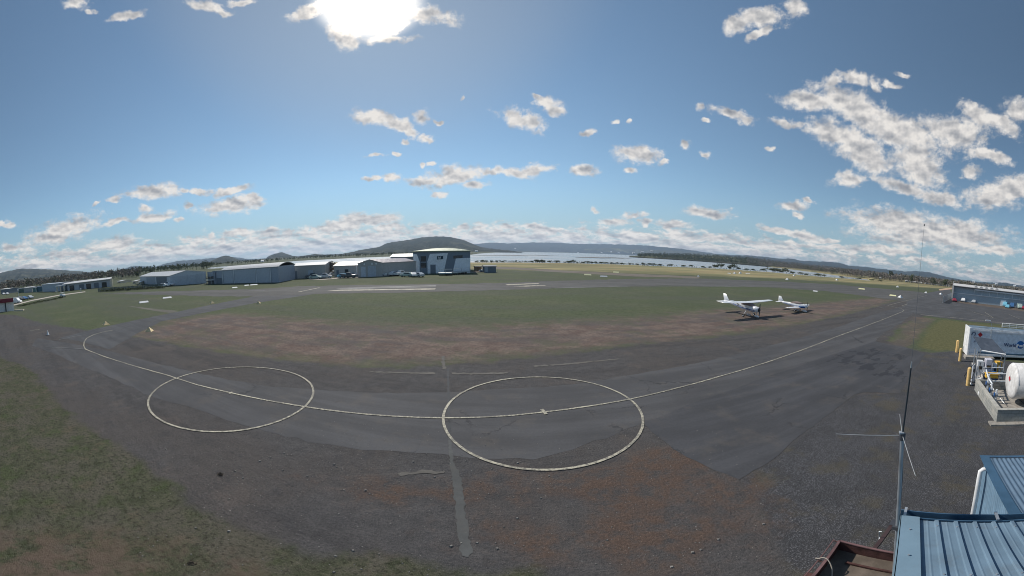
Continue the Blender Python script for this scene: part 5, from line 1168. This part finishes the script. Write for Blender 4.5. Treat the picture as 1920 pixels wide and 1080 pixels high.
BW = 8.5; BD = 5.9; th = .2; hb = .82
for nm, c_, d_ in (('wall',(BW/2,th/2,hb/2),(BW,th,hb)), ('wall',(th/2,th+(BD-2*th)/2,hb/2),(th,BD-2*th,hb)), ('wall',(BW/2,BD-th/2,hb/2),(BW,th,hb)), ('wall',(BW-th/2,th+(BD-2*th)/2,hb/2),(th,BD-2*th,hb))):
    MB().box(c_, d_).obj(nm, BLOCK, t)
MB().box((BW/2,BD/2,.06),(BW-.42,BD-.42,.12)).obj('floor', CONC, t)
MB().box((BW/2-.1,-.12,.05),(BW+.6,.55,.1)).obj('footing', CONC, t)
for c_, d_ in (((BW/2,th/2,hb+.02),(BW+.04,th+.05,.04)), ((th/2,BD/2,hb+.022),(th+.05,BD+.04,.044))): MB().box(c_, d_).obj('capping', mat('pale_capping', (.40,.39,.35), .8, dirt=.3), t)
# tank
tc_ = L2W(1.45, 2.85); t = thing('fuel_tank', 'big white cylindrical fuel tank with red diamond on its end inside the block bund', 'tank', tuple(tc_), RZ)
TZ = 1.72; TR_ = 1.17; n = 40
secs = []
for x, r_ in ((0,.0),(.0,.5),(.02,.95),(.07,1.1),(.16,TR_),(7.2,TR_),(7.3,1.05),(7.35,.02)):
    secs.append([(x+ (.0), r_*math.cos(2*math.pi*i/n), TZ+r_*math.sin(2*math.pi*i/n)) for i in range(n)])
TW = mat('tank_white', (.66,.65,.64), .42, dirt=.35)
body = fixnormals(MB().loft(secs[1:]).obj('shell', TW, t, True)); sharp = body.data
for x in (.16, 2.6, 5.0): 
    MB().tube((x+.02,0,TZ),(x+.05,0,TZ), TR_+.008, n=40).obj('weld_band', TW, body)
for x in (1.2,3.6,6): MB().box((x,0,.33),(.25,1.9,.46)).obj('saddle', DARK, t)
dz = TZ+.15
MB().add([(-.02,.0,dz+.24),(-.02,.24,dz),(-.02,0,dz-.24),(-.02,-.24,dz)],[(3,2,1,0)]).obj('hazard_sign', WHITE, t)
MB().add([(-.03,.0,dz+.2),(-.03,.2,dz),(-.03,0,dz-.2),(-.03,-.2,dz)],[(3,2,1,0)]).obj('hazard_diamond', mat('hazard_red', (.45,.02,.03), .5), t)
rp = MB(); vs = []
for k in range(14): u_ = R(104+3*math.sin(k*1.7)); v_ = R(109+4*math.sin(k*2.3+1)); x = 1.0+.13*k; vs += [(x, (TR_+.012)*math.cos(u_), TZ+(TR_+.012)*math.sin(u_)), (x, (TR_+.012)*math.cos(v_), TZ+(TR_+.012)*math.sin(v_))]
rp.add([(a,-abs(b_),c_) for a,b_,c_ in vs], [(2*k,2*k+1,2*k+3,2*k+2) for k in range(13)])
rp.obj('rust_patch', mat('rust', (.20,.07,.04), .9), t)
# container with the lettering
Kn = Vector((33.0,4.95,0)); t = thing('fuel_container', 'long white fuel container with blue globe emblem lettered across its side', 'container', tuple(Kn), RZ)
CW = mat('container_white', (.68,.72,.78), .5, ribs=(.6,.25), dirt=.1); CH = 2.75; CLn = 12.2
bx_ = MB().box((CLn/2,1.22,CH/2+.25),(CLn,2.44,CH)).obj('body', CW, t); sharp_mod(bx_, .04)
MB().box((CLn/2,-.03,CH+.18),(CLn+.1,.1,.16)).obj('top_rail', TRIMW, t); MB().box((CLn/2,-.05,.42),(CLn+.1,.16,.16)).obj('bottom_rail', TRIMW, t); MB().box((CLn/2,-.03,.62),(CLn-2,.06,.16)).obj('shadow_strip', mat('painted_shadow', (.06,.12,.18), .6), t)  # raised strip above the bottom rail, a groove's shade put into its dark colour
MB().box((-.06,1.22,CH/2+.3),(.14,2.6,CH+.2)).obj('end_frame', WHITE, t); MB().box((-.02,-.06,CH/2+.3),(.18,.16,CH+.25)).obj('corner_post', WHITE, t)
MB().box((CLn/2,1.2,CH+.33),(CLn-.3,2.0,.16)).obj('walkway', mat('slate_walkway', (.12,.17,.22), .7, var=.4, vs=1.5), t)
MB().box((CLn/2,.12,CH+.36),(CLn,.06,.12)).obj('roof_rail', TRIMW, t)
MB().box((1.1,-.4,.15),(3.0,1.2,.3)).obj('plinth', CONC, t)
NAVY = mat('navy_ink', (.02,.05,.14), .5); EMB = mat('emblem_blue', (.01,.10,.32), .4)
def onface(px, py):            # photo bearing -> local coordinates on the container's near face
    d = Vector(D(px, py)); o = Vector((0,0,H)); nrm = E1; k = (Kn-o).dot(nrm)/d.dot(nrm); p = o+d*k-Kn; return p.dot(E2), p.z
ex_, ez_ = onface(1913,648.5); rr_ = .42
sz = []
MB().tube((ex_,-.07,ez_+.12),(ex_,-.03,ez_+.12), rr_, n=36).obj('emblem', EMB, t)
MB().tube((ex_,-.06,ez_-.10),(ex_,-.035,ez_-.10), rr_*.98, n=36).obj('emblem_ring', WHITE, t)
MB().tube((ex_-.03,-.064,ez_-.06),(ex_-.03,-.05,ez_-.06), rr_*.9, n=36).obj('emblem_ring', CW, t)
text('World', .5, NAVY, t, (ex_-rr_-1.42,-.04,ez_-.14), bold=.008); text('Fuel', .46, WHITE, t, (ex_-rr_+.02,-.085,ez_-.12), bold=.006)
hx_, hz_ = onface(1838,627.5); HZR = mat('hazard_red', (.45,.02,.03), .5)
MB().add([(hx_,-.04,hz_+.26),(hx_+.26,-.04,hz_),(hx_,-.04,hz_-.26),(hx_-.26,-.04,hz_)],[(0,3,2,1)]).obj('hazard_diamond', HZR, t)
text('?', .5, NAVY, t, (hx_-.75,-.04,hz_-.2)) if False else MB().path([(hx_-.9,-.04,hz_-.1),(hx_-.8,-.04,hz_+.18),(hx_-.6,-.04,hz_+.22),(hx_-.5,-.04,hz_+.05),(hx_-.62,-.04,hz_-.15)], .035, 6).obj('pictogram', NAVY, t)
text('JET A1', .2, NAVY, t, onface(1826,637.5)[0:1]+(-.04,)+onface(1826,641)[1:2])
lx, lz = onface(1857,634); MB().path([(lx,-.1,CH-.8),(lx+.02,-.1,CH+.7),(lx-.15,-.3,CH+1.1),(lx-.5,-.5,CH+1.35)], .035, 8).obj('light_arm', STEEL, t); MB().box((lx-.6,-.55,CH+1.38),(.5,.2,.1)).obj('lamp', TRIMW, t)
# white pipe gate behind the container
g1 = G(1880,612); t = thing('pipe_gate', 'white tubular pipe gate lying beyond the roof of the fuel container', 'gate', (*G(1879,613.5),0), RZ)
for z in (.12,.45,.78): MB().tube((0,0,z),(9,0,z), .09, n=8).obj('rail', WHITE, t)
for x in (0,1.5,3,4.5,6,7.5,9): MB().tube((x,0,0),(x,0,.8), .09, n=8).obj('post', WHITE, t)
# bollards
for (px, py, tp, lb) in ((1793.5,660.5,638,'cream yellow bollard farthest from the bund, at the edge of the lawn'),(1799.5,677,653,'cream yellow bollard in the middle of three, beside the container corner'),(1814.5,722.5,689,'cream yellow bollard closest to the bund wall and steel ramp')):
    x, y = G(px, py); rr = math.hypot(x,y); zt = AT(px, tp, rr)[2]; t = thing('bollard', lb, 'bollard', (x,y,0), 0, 'bollards before the refuelling point')
    MB().tube((0,0,0),(0,0,zt-.05), .15, n=18).obj('post', CREAM, t, False); MB().tube((0,0,zt-.05),(0,0,zt+.03), .15, .07, n=18).obj('cap', CREAM, t)
# dispenser cabinet with its solar panel
cq = L2W(.9, 7.6); t = thing('fuel_dispenser', 'self serve fuel dispenser cabinets under a tilted solar panel, with hoses and blue reel', 'fuel pump', tuple(cq), RZ)
for (x, y, w_, d_, h_, nm, m_) in ((-.25,.2,.45,.5,1.7,'cabinet',WHITE),(.35,.1,.5,.6,1.9,'cabinet',mat('lilac_white', (.55,.55,.62), .5)),(.95,.3,.3,.4,1.5,'cabinet',TRIMW),(-.7,.1,.25,.3,1.35,'cabinet',W_GREY)):
    q = MB().box((x,y,h_/2+.1),(w_,d_,h_)).obj(nm, m_, t); sharp_mod(q, .03)
    MB().box((x,y-d_/2-.02,h_*.75),(w_*.6,.03,.25)).obj('screen', GLASS, q)
for x in (-.6,1.6):
    for y in (0,.9): MB().tube((x,y,0),(x,y,2.6), .045, n=8).obj('post', STEEL, t)
def loc(px, py, z): p = Vector((*G(px, py, z), z))-cq; return (p.dot(E2), p.dot(E1), z)
pn = [loc(1841,656.5,2.55), loc(1886,664,2.55), loc(1860.5,636.5,3.35), loc(1824.5,631.5,3.35)]
fixnormals(MB().slab(pn, .06).obj('solar_panel', mat('solar_glass', (.045,.06,.085), .55, spec=.3), t))
a_, b2 = Vector(pn[0]), Vector(pn[1]); MB().tube(a_+Vector((0,-.03,-.02)), b2+Vector((0,-.03,-.02)), .05, n=8).obj('panel_frame', TRIMW, t)
for q in (0,1): MB().tube(Vector(pn[q])*.9+Vector(pn[3-q])*.1-Vector((0,0,.05)), Vector(pn[q])*.45+Vector(pn[3-q])*.55+Vector((.3,0,-1.2)), .035, n=8).obj('brace', STEEL, t)
rl = MB(); rl.tube((.75,-.55,.75),(.75,-.35,.75), .38, n=28); reel = rl.obj('hose_reel', BLUE, t); MB().tube((.75,-.6,.75),(.75,-.3,.75), .15, n=16).obj('hub', TRIMW, reel)
MB().path([(-.75,0,1.6),(-1.15,-.3,1.2),(-1.5,-.5,.7),(-1.35,-.55,.4),(-.9,-.5,.5),(-.7,-.3,1.1),(-.72,-.1,1.7)], .03, 8).obj('hose', RUBBER, t)
MB().path([(-.3,-.1,1.7),(-.4,-.5,1.2),(-.3,-.7,.6),(0,-.6,.5),(.1,-.3,.9)], .025, 8).obj('hose', RUBBER, t)
for x in (.05,.6,1.2,1.45): MB().tube((x,-.1,.1),(x,-.12,1.3+.2*math.sin(x*7)), .05, n=8).obj('pipe', STEEL if x > .3 else WHITE, t)
for z in (.5,.95,1.35): MB().tube((-.1,-.2,z),(1.5,-.2,z+.05), .04, n=8).obj('pipe', TRIMW, t)
# steel ramp
rq = [loc(1821.5,680,.55), loc(1838,680.5,.75), loc(1843,707,.82), loc(1833,709,.6)]
rp_ = thing('spill_tray', 'pale steel spill tray sloping from the dispenser to the bund corner', 'tray', tuple(cq), RZ); fixnormals(MB().slab(rq, .08).obj('tray', mat('pale_steel', (.46,.44,.41), .6, dirt=.3), rp_))
for i, q in enumerate(rq): MB().tube((q[0]*.97,q[1]*.97,0),(q[0]*.97,q[1]*.97,q[2]-.1), .03, n=6).obj('leg', STEEL, rp_)
# wheelie bin, yellow box, meter box, drum
def at_ground(px, py, z=0): return (*G(px, py, z), z)
t = thing('wheelie_bin', 'yellow wheelie bin standing between dispenser and fuel tank', 'bin', at_ground(1870,701.5,0.0), RZ+.1)
q = MB(); q.box((0,0,.62),(.5,.5,.95)); q.v = [(x*(.82 if z < .3 else 1), y*(.82 if z < .3 else 1), z) for x,y,z in q.v]; o = q.obj('body', YELLOW, t); sharp_mod(o, .03)
MB().box((0,.02,1.13),(.56,.58,.07)).obj('lid', YELLOW, t); MB().tube((-.25,.3,1.05),(.25,.3,1.05), .025, n=8).obj('handle', YELLOW, t)
for s in (-1,1): MB().tube((s*.2,.22,.12),(s*.28,.22,.12), .12, n=14).obj('wheel', RUBBER, t)
MB().box((.02,-.262,.8),(.2,.01,.2)).obj('sticker', TRIMW, t)
t = thing('spill_kit_box', 'low yellow plastic box on the bund edge before the blue reel', 'box', (*G(1859,708,.84),.84), RZ)
o = MB().box((0,0,.14),(.95,.5,.28), taper=.93).obj('body', YELLOW, t); sharp_mod(o, .04); MB().box((0,0,.31),(1.0,.55,.07)).obj('lid', YELLOW, t)
t = thing('meter_box', 'small white and orange labelled box fixed low outside the bund wall', 'box', at_ground(1836.5,724.5,0), RZ+.3)
MB().box((0,0,.35),(.42,.3,.6)).obj('case', TRIMW, t); MB().box((.03,-.16,.4),(.26,.02,.35)).obj('label_plate', mat('orange_plate', (.45,.20,.06), .6), t)
t = thing('white_drum', 'white plastic drum lying at the foot of the bund wall', 'drum', at_ground(1838,740,0), RZ+1.35)
fixnormals(MB().loft([sec(-.45,.2,.12,.12,n=18,p=2), sec(-.4,.2,.19,.19,n=18,p=2), sec(.4,.2,.19,.19,n=18,p=2), sec(.45,.2,.12,.12,n=18,p=2)]).obj('body', WHITE, t, False)); MB().tube((.45,0,.26),(.5,0,.26), .04, n=10).obj('cap', DARK, t)
t = thing('paper_scrap', 'crumpled white plastic bag lying by the closest bollard', 'bag', at_ground(1821,720.5,0), .4)
fixnormals(MB().add([(-.3,0,.02),(0,-.12,.02),(.3,.02,.02),(.02,.14,.02),(-.05,.02,.16),(.1,.0,.12)], [(0,1,4),(1,2,5),(1,5,4),(2,3,5),(3,0,4),(3,4,5)]).obj('sheet', WHITE, t))
t = thing('guard_rail', 'thin steel guard rail between the bollards and the bund', 'rail', at_ground(1817,709,0), RZ)
for z in (.45,): MB().tube((0,0,z),(1.6,.6,z), .03, n=8).obj('rail', STEEL, t)
for f in (0,1): MB().tube((1.6*f,.6*f,0),(1.6*f,.6*f,.45), .03, n=8).obj('post', STEEL, t)
# transfer pipework in the bund
pz = L2W(.75, 3.2); t = thing('transfer_pipework', 'white pipework and valves rising inside the bund beside the end of the tank', 'pipes', tuple(pz), RZ)
for (x, y, z1) in ((-.25,.2,1.35),(-.05,-.3,1.1),(-.3,1.0,1.5),(-.12,1.6,1.55)): MB().tube((x,y,.1),(x,y,z1), .06, n=10).obj('pipe', TRIMW, t)
MB().tube((-.25,.2,1.3),(-.3,1.0,1.45), .05, n=8).obj('pipe', TRIMW, t); MB().tube((-.3,1.0,1.45),(-.1,2.6,1.6), .05, n=8).obj('pipe', TRIMW, t)
MB().path([(-.2,1.9,1.5),(.3,2.1,.9),(1.4,2.2,.9)], .045, 8).obj('pipe', TRIMW, t); MB().tube((0,2.4,1.4),(1.5,2.4,1.4), .045, n=8).obj('pipe', TRIMW, t)
MB().path([(-.2,.8,1.1),(.05,0,.7),(.35,-.9,.35)], .02, 6).obj('cable', STEEL, t)
for (x, y, z) in ((-.25,.2,.9),(-.05,-.3,.75),(-.3,1.0,1.1)):
    w_ = MB().tube((x-.08,y,z),(x+.08,y,z), .12, n=14).obj('valve', STEEL, t); MB().tube((x-.14,y,z),(x-.12,y,z), .14, n=14).obj('hand_wheel', BLUE, w_)

# ------------------------------------------------------------------ roofs under the camera
RD = Vector((-.945,-.326,0)); RE = Vector((.258,-.966,0)); RE.normalize()       # down the ribs / along the far edge
RBLUE = mat('roof_blue', (.155,.235,.31), .5, .05, var=.16, vs=.9, dirt=.28); RBLUE2 = mat('roof_blue_flashing', (.17,.26,.33), .5, .05, var=.10, vs=1.2, dirt=.15)
GUT = mat('dark_blue_gutter', (.05,.11,.18), .4, .1)
RZr = math.atan2(RE.y, RE.x)
O = Vector((3.20,.92,4.5)); t = thing('control_room', 'blue steel roofed building with broad ribs directly below the camera', 'building', (O.x,O.y,0), RZr)
inv = lambda p: p
# local x = along far edge, local -y = towards the camera (down the ribs, slightly skew)
skx = RD.dot(RE); sky_ = RD.dot(Vector((-RE.y, RE.x, 0)))
LR = 4.2; Wd = 5.0
def rp3(x, s, z): return (x+skx*s, sky_*s, z)
ZR = 4.5
prof = [(0.0,0)]; x = .19
xs_ = [(.0,.03),(.17,.03),(.175,0.0)]
while x < Wd: xs_ += [(x+.07,0),(x+.085,.004),(x+.10,0),(x+.155,0),(x+.165,.028),(x+.195,.03),(x+.205,0)]; x += .2
xs_ = [(.12,0.0)]+sorted(xs_)[3:]
rb = MB(); vs = []; ns = 2
for s in (0.0, LR):
    for (xx, zz) in xs_: vs.append(rp3(xx, s, ZR+zz))
n_ = len(xs_); rb.add(vs, [(k, k+1, n_+k+1, n_+k) for k in range(n_-1)]); rf = rb.obj('roof', RBLUE, t)
sm = rf.modifiers.new('t', 'SOLIDIFY'); sm.thickness = .004
rcap = MB(); rcap.slab([rp3(-.01,-.02,ZR+.045), rp3(.19,-.02,ZR+.045), rp3(.19,LR,ZR+.045), rp3(-.01,LR,ZR+.045)], .012); rcap.slab([rp3(-.012,-.02,ZR+.045), rp3(-.012,LR,ZR+.045), rp3(-.012,LR,ZR-.2), rp3(-.012,-.02,ZR-.2)], .01)
fixnormals(rcap.obj('barge_flashing', RBLUE2, t))
scw = MB()
for kx in range(24):
    for s in (.12,.95,1.9):
        xx = .385+.2*kx
        if xx < Wd: p = rp3(xx-.02, s, ZR+.03); scw.tube(p, (p[0],p[1],p[2]+.012), .009, n=8)
for s in (.25,.7,1.3): p = rp3(.09,s,ZR+.05); scw.tube(p,(p[0],p[1],p[2]+.012), .010, n=8)
scw.obj('roof_screws', STEEL, t)
gq = MB(); 
for (y0, y1, z0, z1) in ((.02,.035,ZR-.12,ZR+.02),(.035,.14,ZR-.12,ZR-.105),(.14,.155,ZR-.12,ZR+.03)): gq.box((Wd/2-.02,(y0+y1)/2,(z0+z1)/2),(Wd,y1-y0,z1-z0))
gq.obj('gutter', GUT, t)
for xx in (.03,1.02,2.0): MB().box((xx,.1,ZR+.045),(.03,.16,.03)).obj('gutter_bracket', STEEL, t)
wl = MB(); wl.add([rp3(.06,.12,0),rp3(Wd,.12,0),rp3(Wd,LR-.1,0),rp3(.06,LR-.1,0),rp3(.06,.12,ZR-.06),rp3(Wd,.12,ZR-.06),rp3(Wd,LR-.1,ZR-.06),rp3(.06,LR-.1,ZR-.06)], [(0,1,5,4),(1,2,6,5),(2,3,7,6),(3,0,4,7)]); wl.obj('wall', W_BLUEGREY, t)
# lower corrugated shed
O2 = Vector((7.13,.47,0)); t = thing('corrugated_shed', 'lower blue shed with fine corrugated roof and white downpipe on its ribbed wall', 'shed', tuple(O2), RZr)
Z2 = 3.4; W2 = 5.5; L2 = 3.2
cm = mat('corrugated_blue', (.12,.185,.26), .45, .15, var=.08, dirt=.1)
vs = []; xs2 = np.arange(.16, W2, .0127)
for s in (0.0, L2):
    for xx in xs2: vs.append(rp3(float(xx), s, Z2+.012*math.cos(2*math.pi*xx/.1016)))
n_ = len(xs2); MB().add(vs, [(k,k+1,n_+k+1,n_+k) for k in range(n_-1)]).obj('roof', cm, t, True)
fl = MB(); fl.slab([rp3(-.03,-.04,Z2+.03),rp3(.17,-.04,Z2+.03),rp3(.17,L2,Z2+.03),rp3(-.03,L2,Z2+.03)], .01); fl.slab([rp3(-.03,-.06,Z2+.035),rp3(W2,-.06,Z2+.035),rp3(W2,.02,Z2+.03),rp3(-.03,.02,Z2+.03)], .012)
fixnormals(fl.obj('barge_flashing', GUT, t))
wv_ = MB(); vs = []; ss = np.arange(0, L2-.05, .02)
for z in (0, Z2): 
    for s in ss: ph = (s/.1) % 1; vs.append(rp3(.04+(.02 if ph < .35 else 0.0), float(s)+.1, z))
n_ = len(ss); wv_.add(vs, [(k,k+1,n_+k+1,n_+k) for k in range(n_-1)]); wv_.obj('wall', mat('ribbed_wall_blue', (.16,.26,.36), .5, dirt=.15), t)
w3 = MB(); w3.add([rp3(.06,.1,0),rp3(W2,.1,0),rp3(W2,.1,Z2-.03),rp3(.06,.1,Z2-.03)], [(0,1,2,3)]); w3.add([rp3(.06,L2,0),rp3(W2,L2,0),rp3(W2,L2,Z2-.03),rp3(.06,L2,Z2-.03)], [(0,1,2,3)]); w3.obj('wall', W_BLUEGREY, t)
dp_ = Vector(AT(1843,872,6.7))-O2; q0 = (dp_.dot(RE)-.03, dp_.dot(Vector((-RE.y,RE.x,0))), 3.25)
MB().path([(.12,q0[1]+.05,3.32),(-.02,q0[1],3.33),(q0[0],q0[1],3.28),(q0[0]-.01,q0[1]-.02,3.1),(q0[0]-.01,q0[1]-.02,.1)], .05, 12).obj('downpipe', WHITE, t, True)

# ------------------------------------------------------------------ ground plane antenna on its pole
hub = Vector(AT(1692,816,3.35)); base = Vector(AT(1683,985,3.36)); t = thing('ground_plane_antenna', 'thin whip antenna with white radials on a grey pole at the blue roof corner', 'antenna', (base.x,base.y,0))
o_ = Vector((base.x,base.y,0)); low = base+(base-hub).normalized()*1.4
GALV = mat('weathered_pole', (.30,.33,.36), .5, .4)
MB().tube(low-o_, hub-o_-Vector((0,0,.03)), .021, n=16).obj('pole', GALV, t)
tip1 = Vector(AT(1708,690,3.38)); tip2 = Vector(AT(1733,422,3.42))
MB().tube(hub-o_, tip1-o_, .0095, .0085, n=10).obj('loading_coil', mat('black_rubber_sleeve', (.02,.03,.04), .5), t)
MB().tube(tip1-o_, tip2-o_, .0019, .0011, n=6).obj('whip', mat('whip_steel', (.12,.13,.15), .5, .3), t); MB().tube(tip1-o_-(tip1-hub)*.01, tip1-o_+Vector((0,0,.07)), .007, n=8).obj('ferrule', STEEL, t)
MB().tube(tip2-o_-Vector((0,0,.01)), tip2-o_+Vector((0,0,.008)), .006, n=8).obj('whip_tip', DARK, t)
hb_ = MB(); hb_.tube(hub-o_-Vector((0,0,.06)), hub-o_+Vector((0,0,.03)), .034, n=14); hb_.obj('hub', DARK, t); MB().box(tuple(hub-o_+Vector((-.01,.01,.035))),(.05,.05,.02), rz=.5).obj('clamp', STEEL, t)
dl = Vector(AT(1567,813.5,3.33))-hub; da = Vector(AT(1687,777,4.02))-hub; db = Vector(AT(1716.5,892,2.68))-hub
for d_ in (dl, da, db): MB().tube(hub-o_, hub-o_+d_, .0045, .0032, n=8).obj('radial', mat('dull_aluminium', (.34,.36,.37), .5, .4), t)
MB().path([hub-o_+Vector((.02,-.02,-.04)), hub-o_+Vector((.03,-.02,-.3)), (base-o_)*.4+(hub-o_)*.6+Vector((.03,-.01,0)), base-o_+Vector((.03,0,0))], .007, 6).obj('cable', DARK, t)
MB().box(tuple(base-o_+Vector((0,-.0,-.03))),(.1,.09,.06)).obj('bracket', DARK, t)

# ------------------------------------------------------------------ rusty trailer with rope
RUST = mat('rusty_steel', (.085,.040,.035), .8, .2, var=.4, vs=4, bump=.4, bs=30); PLY = mat('weathered_ply', (.13,.105,.085), .9, var=.3, vs=2.5, bump=.3, bs=25, dirt=.5)
A0 = Vector((5.50,2.72,0)); fx_ = Vector((.165,-.986,0)); bx2 = Vector((-.97,-.24,0))       # front edge direction / towards the tailgate
t = thing('box_trailer', 'rusty brown box trailer with plywood floor, rope inside and drawbar pointing away', 'trailer', tuple(A0), math.atan2(fx_.y, fx_.x))
def tl(u, v, z): p = fx_*u+bx2*v; a_ = math.atan2(fx_.y, fx_.x); return (p.x*math.cos(a_)+p.y*math.sin(a_), -p.x*math.sin(a_)+p.y*math.cos(a_), z)
TWd, TL, zf, zr_ = 1.55, 2.4, .55, .88
def tbeam(name, a_, b_, w_, h_, m):
    a_, b_ = Vector(a_), Vector(b_); d = (b_-a_).normalized(); u = Vector((0,0,1)) if abs(d.z) < .9 else Vector((1,0,0)); s = d.cross(u).normalized()*w_/2; u = Vector((0,0,1))*h_/2
    return fixnormals(MB().loft([[p+s+u, p-s+u, p-s-u, p+s-u] for p in (a_, b_)]).obj(name, m, t))
fixnormals(MB().slab([tl(0,0,zf),tl(TWd,0,zf),tl(TWd,TL,zf),tl(0,TL,zf)], .03).obj('floor', PLY, t))
hz = (zf+zr_)/2
for a_, b_ in (((0,0),(TWd,0)), ((0,0),(0,TL)), ((TWd,0),(TWd,TL)), ((0,TL),(TWd,TL))): tbeam('side_panel', tl(*a_,hz), tl(*b_,hz), .03, zr_-zf, RUST)
for a_, b_ in (((0,0),(TWd,0)), ((.0,0),(.0,TL)), ((TWd,0),(TWd,TL))): tbeam('top_rail', tl(*a_,zr_+.015), tl(*b_,zr_+.015), .055, .03, mat('rust_rail', (.15,.085,.085), .7, .2, var=.3))
tbeam('tie_rail', tl(-.13,-.02,zr_-.02), tl(-.13,TL,zr_-.02), .022, .022, mat('rust_rail', (.15,.085,.085), .7, .2, var=.3))
for v_ in (0.0,.8,1.6,2.3): tbeam('rail_bracket', tl(-.13,v_+.02,zr_-.02), tl(0,v_+.02,zr_-.02), .02, .02, RUST)
tbeam('cross_member', tl(.3,.42,zf+.05), tl(TWd,.42,zf+.05), .05, .05, RUST)
tbeam('mudguard', tl(-.12,1.0,.5), tl(-.12,1.9,.5), .22, .04, RUST); 
for u_ in (-.12, TWd+.12): MB().tube(tl(u_-.09,1.45,.3), tl(u_+.09,1.45,.3), .3, n=20).obj('wheel', RUBBER, t)
db0 = tl(.62,0,.5); pD = Vector((*G(1671,987,.55),.55))-A0; a0_ = math.atan2(fx_.y, fx_.x); db1 = (pD.x*math.cos(a0_)+pD.y*math.sin(a0_), -pD.x*math.sin(a0_)+pD.y*math.cos(a0_), .55)
tbeam('drawbar', db0, db1, .09, .09, mat('drawbar_brown', (.07,.045,.045), .6, .3))
tbeam('coupling', db1, Vector(db1)+(Vector(db1)-Vector(db0)).normalized()*.25, .13, .12, DARK)
mid = Vector(db0)*.55+Vector(db1)*.45; MB().path([mid+Vector((-.02,.06,0)), mid+Vector((-.05,.18,.05)), mid+Vector((-.08,.18,.28)), mid+Vector((-.02,.17,.3))], .013, 8).obj('jockey_handle', STEEL, t); MB().tube(mid+Vector((.1,-.05,-.5)), mid+Vector((.1,-.05,-.42)), .06, n=12).obj('jockey_wheel', RUBBER, t)
rope = thing('rope', 'pale knotted rope tied to the trailer rail and coiled on its plywood floor', 'rope', tuple(A0), a0_)
pts = [tl(-.14,.78,zr_+.02), tl(-.06,.74,zr_+.06), tl(.04,.76,zr_+.05), tl(.16,.85,zf+.24), tl(.24,1.0,zf+.07), tl(.30,1.15,zf+.055), tl(.42,1.3,zf+.05), tl(.52,1.18,zf+.05), tl(.45,1.02,zf+.05), tl(.36,1.12,zf+.055), tl(.5,1.3,zf+.06), tl(.7,1.2,zf+.05), tl(.86,.95,zf+.05), tl(.80,.82,zf+.05), tl(.66,.85,zf+.05), tl(.56,1.05,zf+.06), tl(.6,1.3,zf+.05), tl(.4,1.45,zf+.05), tl(.2,1.4,zf+.05)]
def smooth_path(p, k=5):
    out = []
    for i in range(len(p)-1):
        p0, p1, p2, p3 = (Vector(p[max(0,i-1)]), Vector(p[i]), Vector(p[i+1]), Vector(p[min(len(p)-1,i+2)]))
        for j in range(k): u = j/k; out.append(.5*((2*p1)+(p2-p0)*u+(2*p0-5*p1+4*p2-p3)*u*u+(3*p1-p0-3*p2+p3)*u**3))
    return out+[Vector(p[-1])]
MB().path(smooth_path(pts), .013, 8).obj('strand', mat('rope_fibre', (.38,.34,.29), .9, bump=.6, bs=90), rope, True)
MB().path(smooth_path([tl(-.17,.76,zr_-.06), tl(-.18,.8,zr_+.03), tl(-.10,.8,zr_+.05), tl(-.09,.76,zr_-.05), tl(-.17,.76,zr_-.06)]), .014, 8).obj('knot', mat('rope_fibre', (.38,.34,.29), .9), rope, True)

# stones and clods lying on the old seal
sm_ = mat('stone', (.20,.19,.175), .9, var=.3); rnd = random.Random(3); sb = MB()
for _ in range(900):
    px = rnd.uniform(250, 1500); py = rnd.uniform(800, 1079)
    if rnd.random() < .5: px = rnd.gauss(640, 190); py = rnd.gauss(880, 50)
    if not (780 < py < 1120): continue
    x, y = G(px, py); s = rnd.uniform(.008,.022)*(2.0 if rnd.random() < .06 else 1)
    sb.box((x,y,s*.4),(s*2,s*1.6,s), rz=rnd.uniform(0,3), taper=.6)
tag(sb.obj('gravel', sm_), 'loose pale stones scattered over the old dark seal', 'gravel', kind='stuff')

# ------------------------------------------------------------------ haze
hz_ = MB().box((0,0,162.5),(23400,23400,335)).obj('haze', None); tag(hz_, kind='stuff'); hz_['label'] = 'thin blue air softening the far hills'; hz_['category'] = 'haze'
hm = bpy.data.materials.new('haze'); hm.use_nodes = True; K = NT(hm.node_tree); K.n.clear()
pv = K.new('ShaderNodeVolumePrincipled'); pv.inputs['Color'].default_value = (.50,.64,.84,1); pv.inputs['Density'].default_value = 7.5e-5; pv.inputs['Anisotropy'].default_value = .3
mo_ = K.new('ShaderNodeOutputMaterial'); K.l.new(pv.outputs[0], mo_.inputs['Volume']); hz_.data.materials.append(hm)
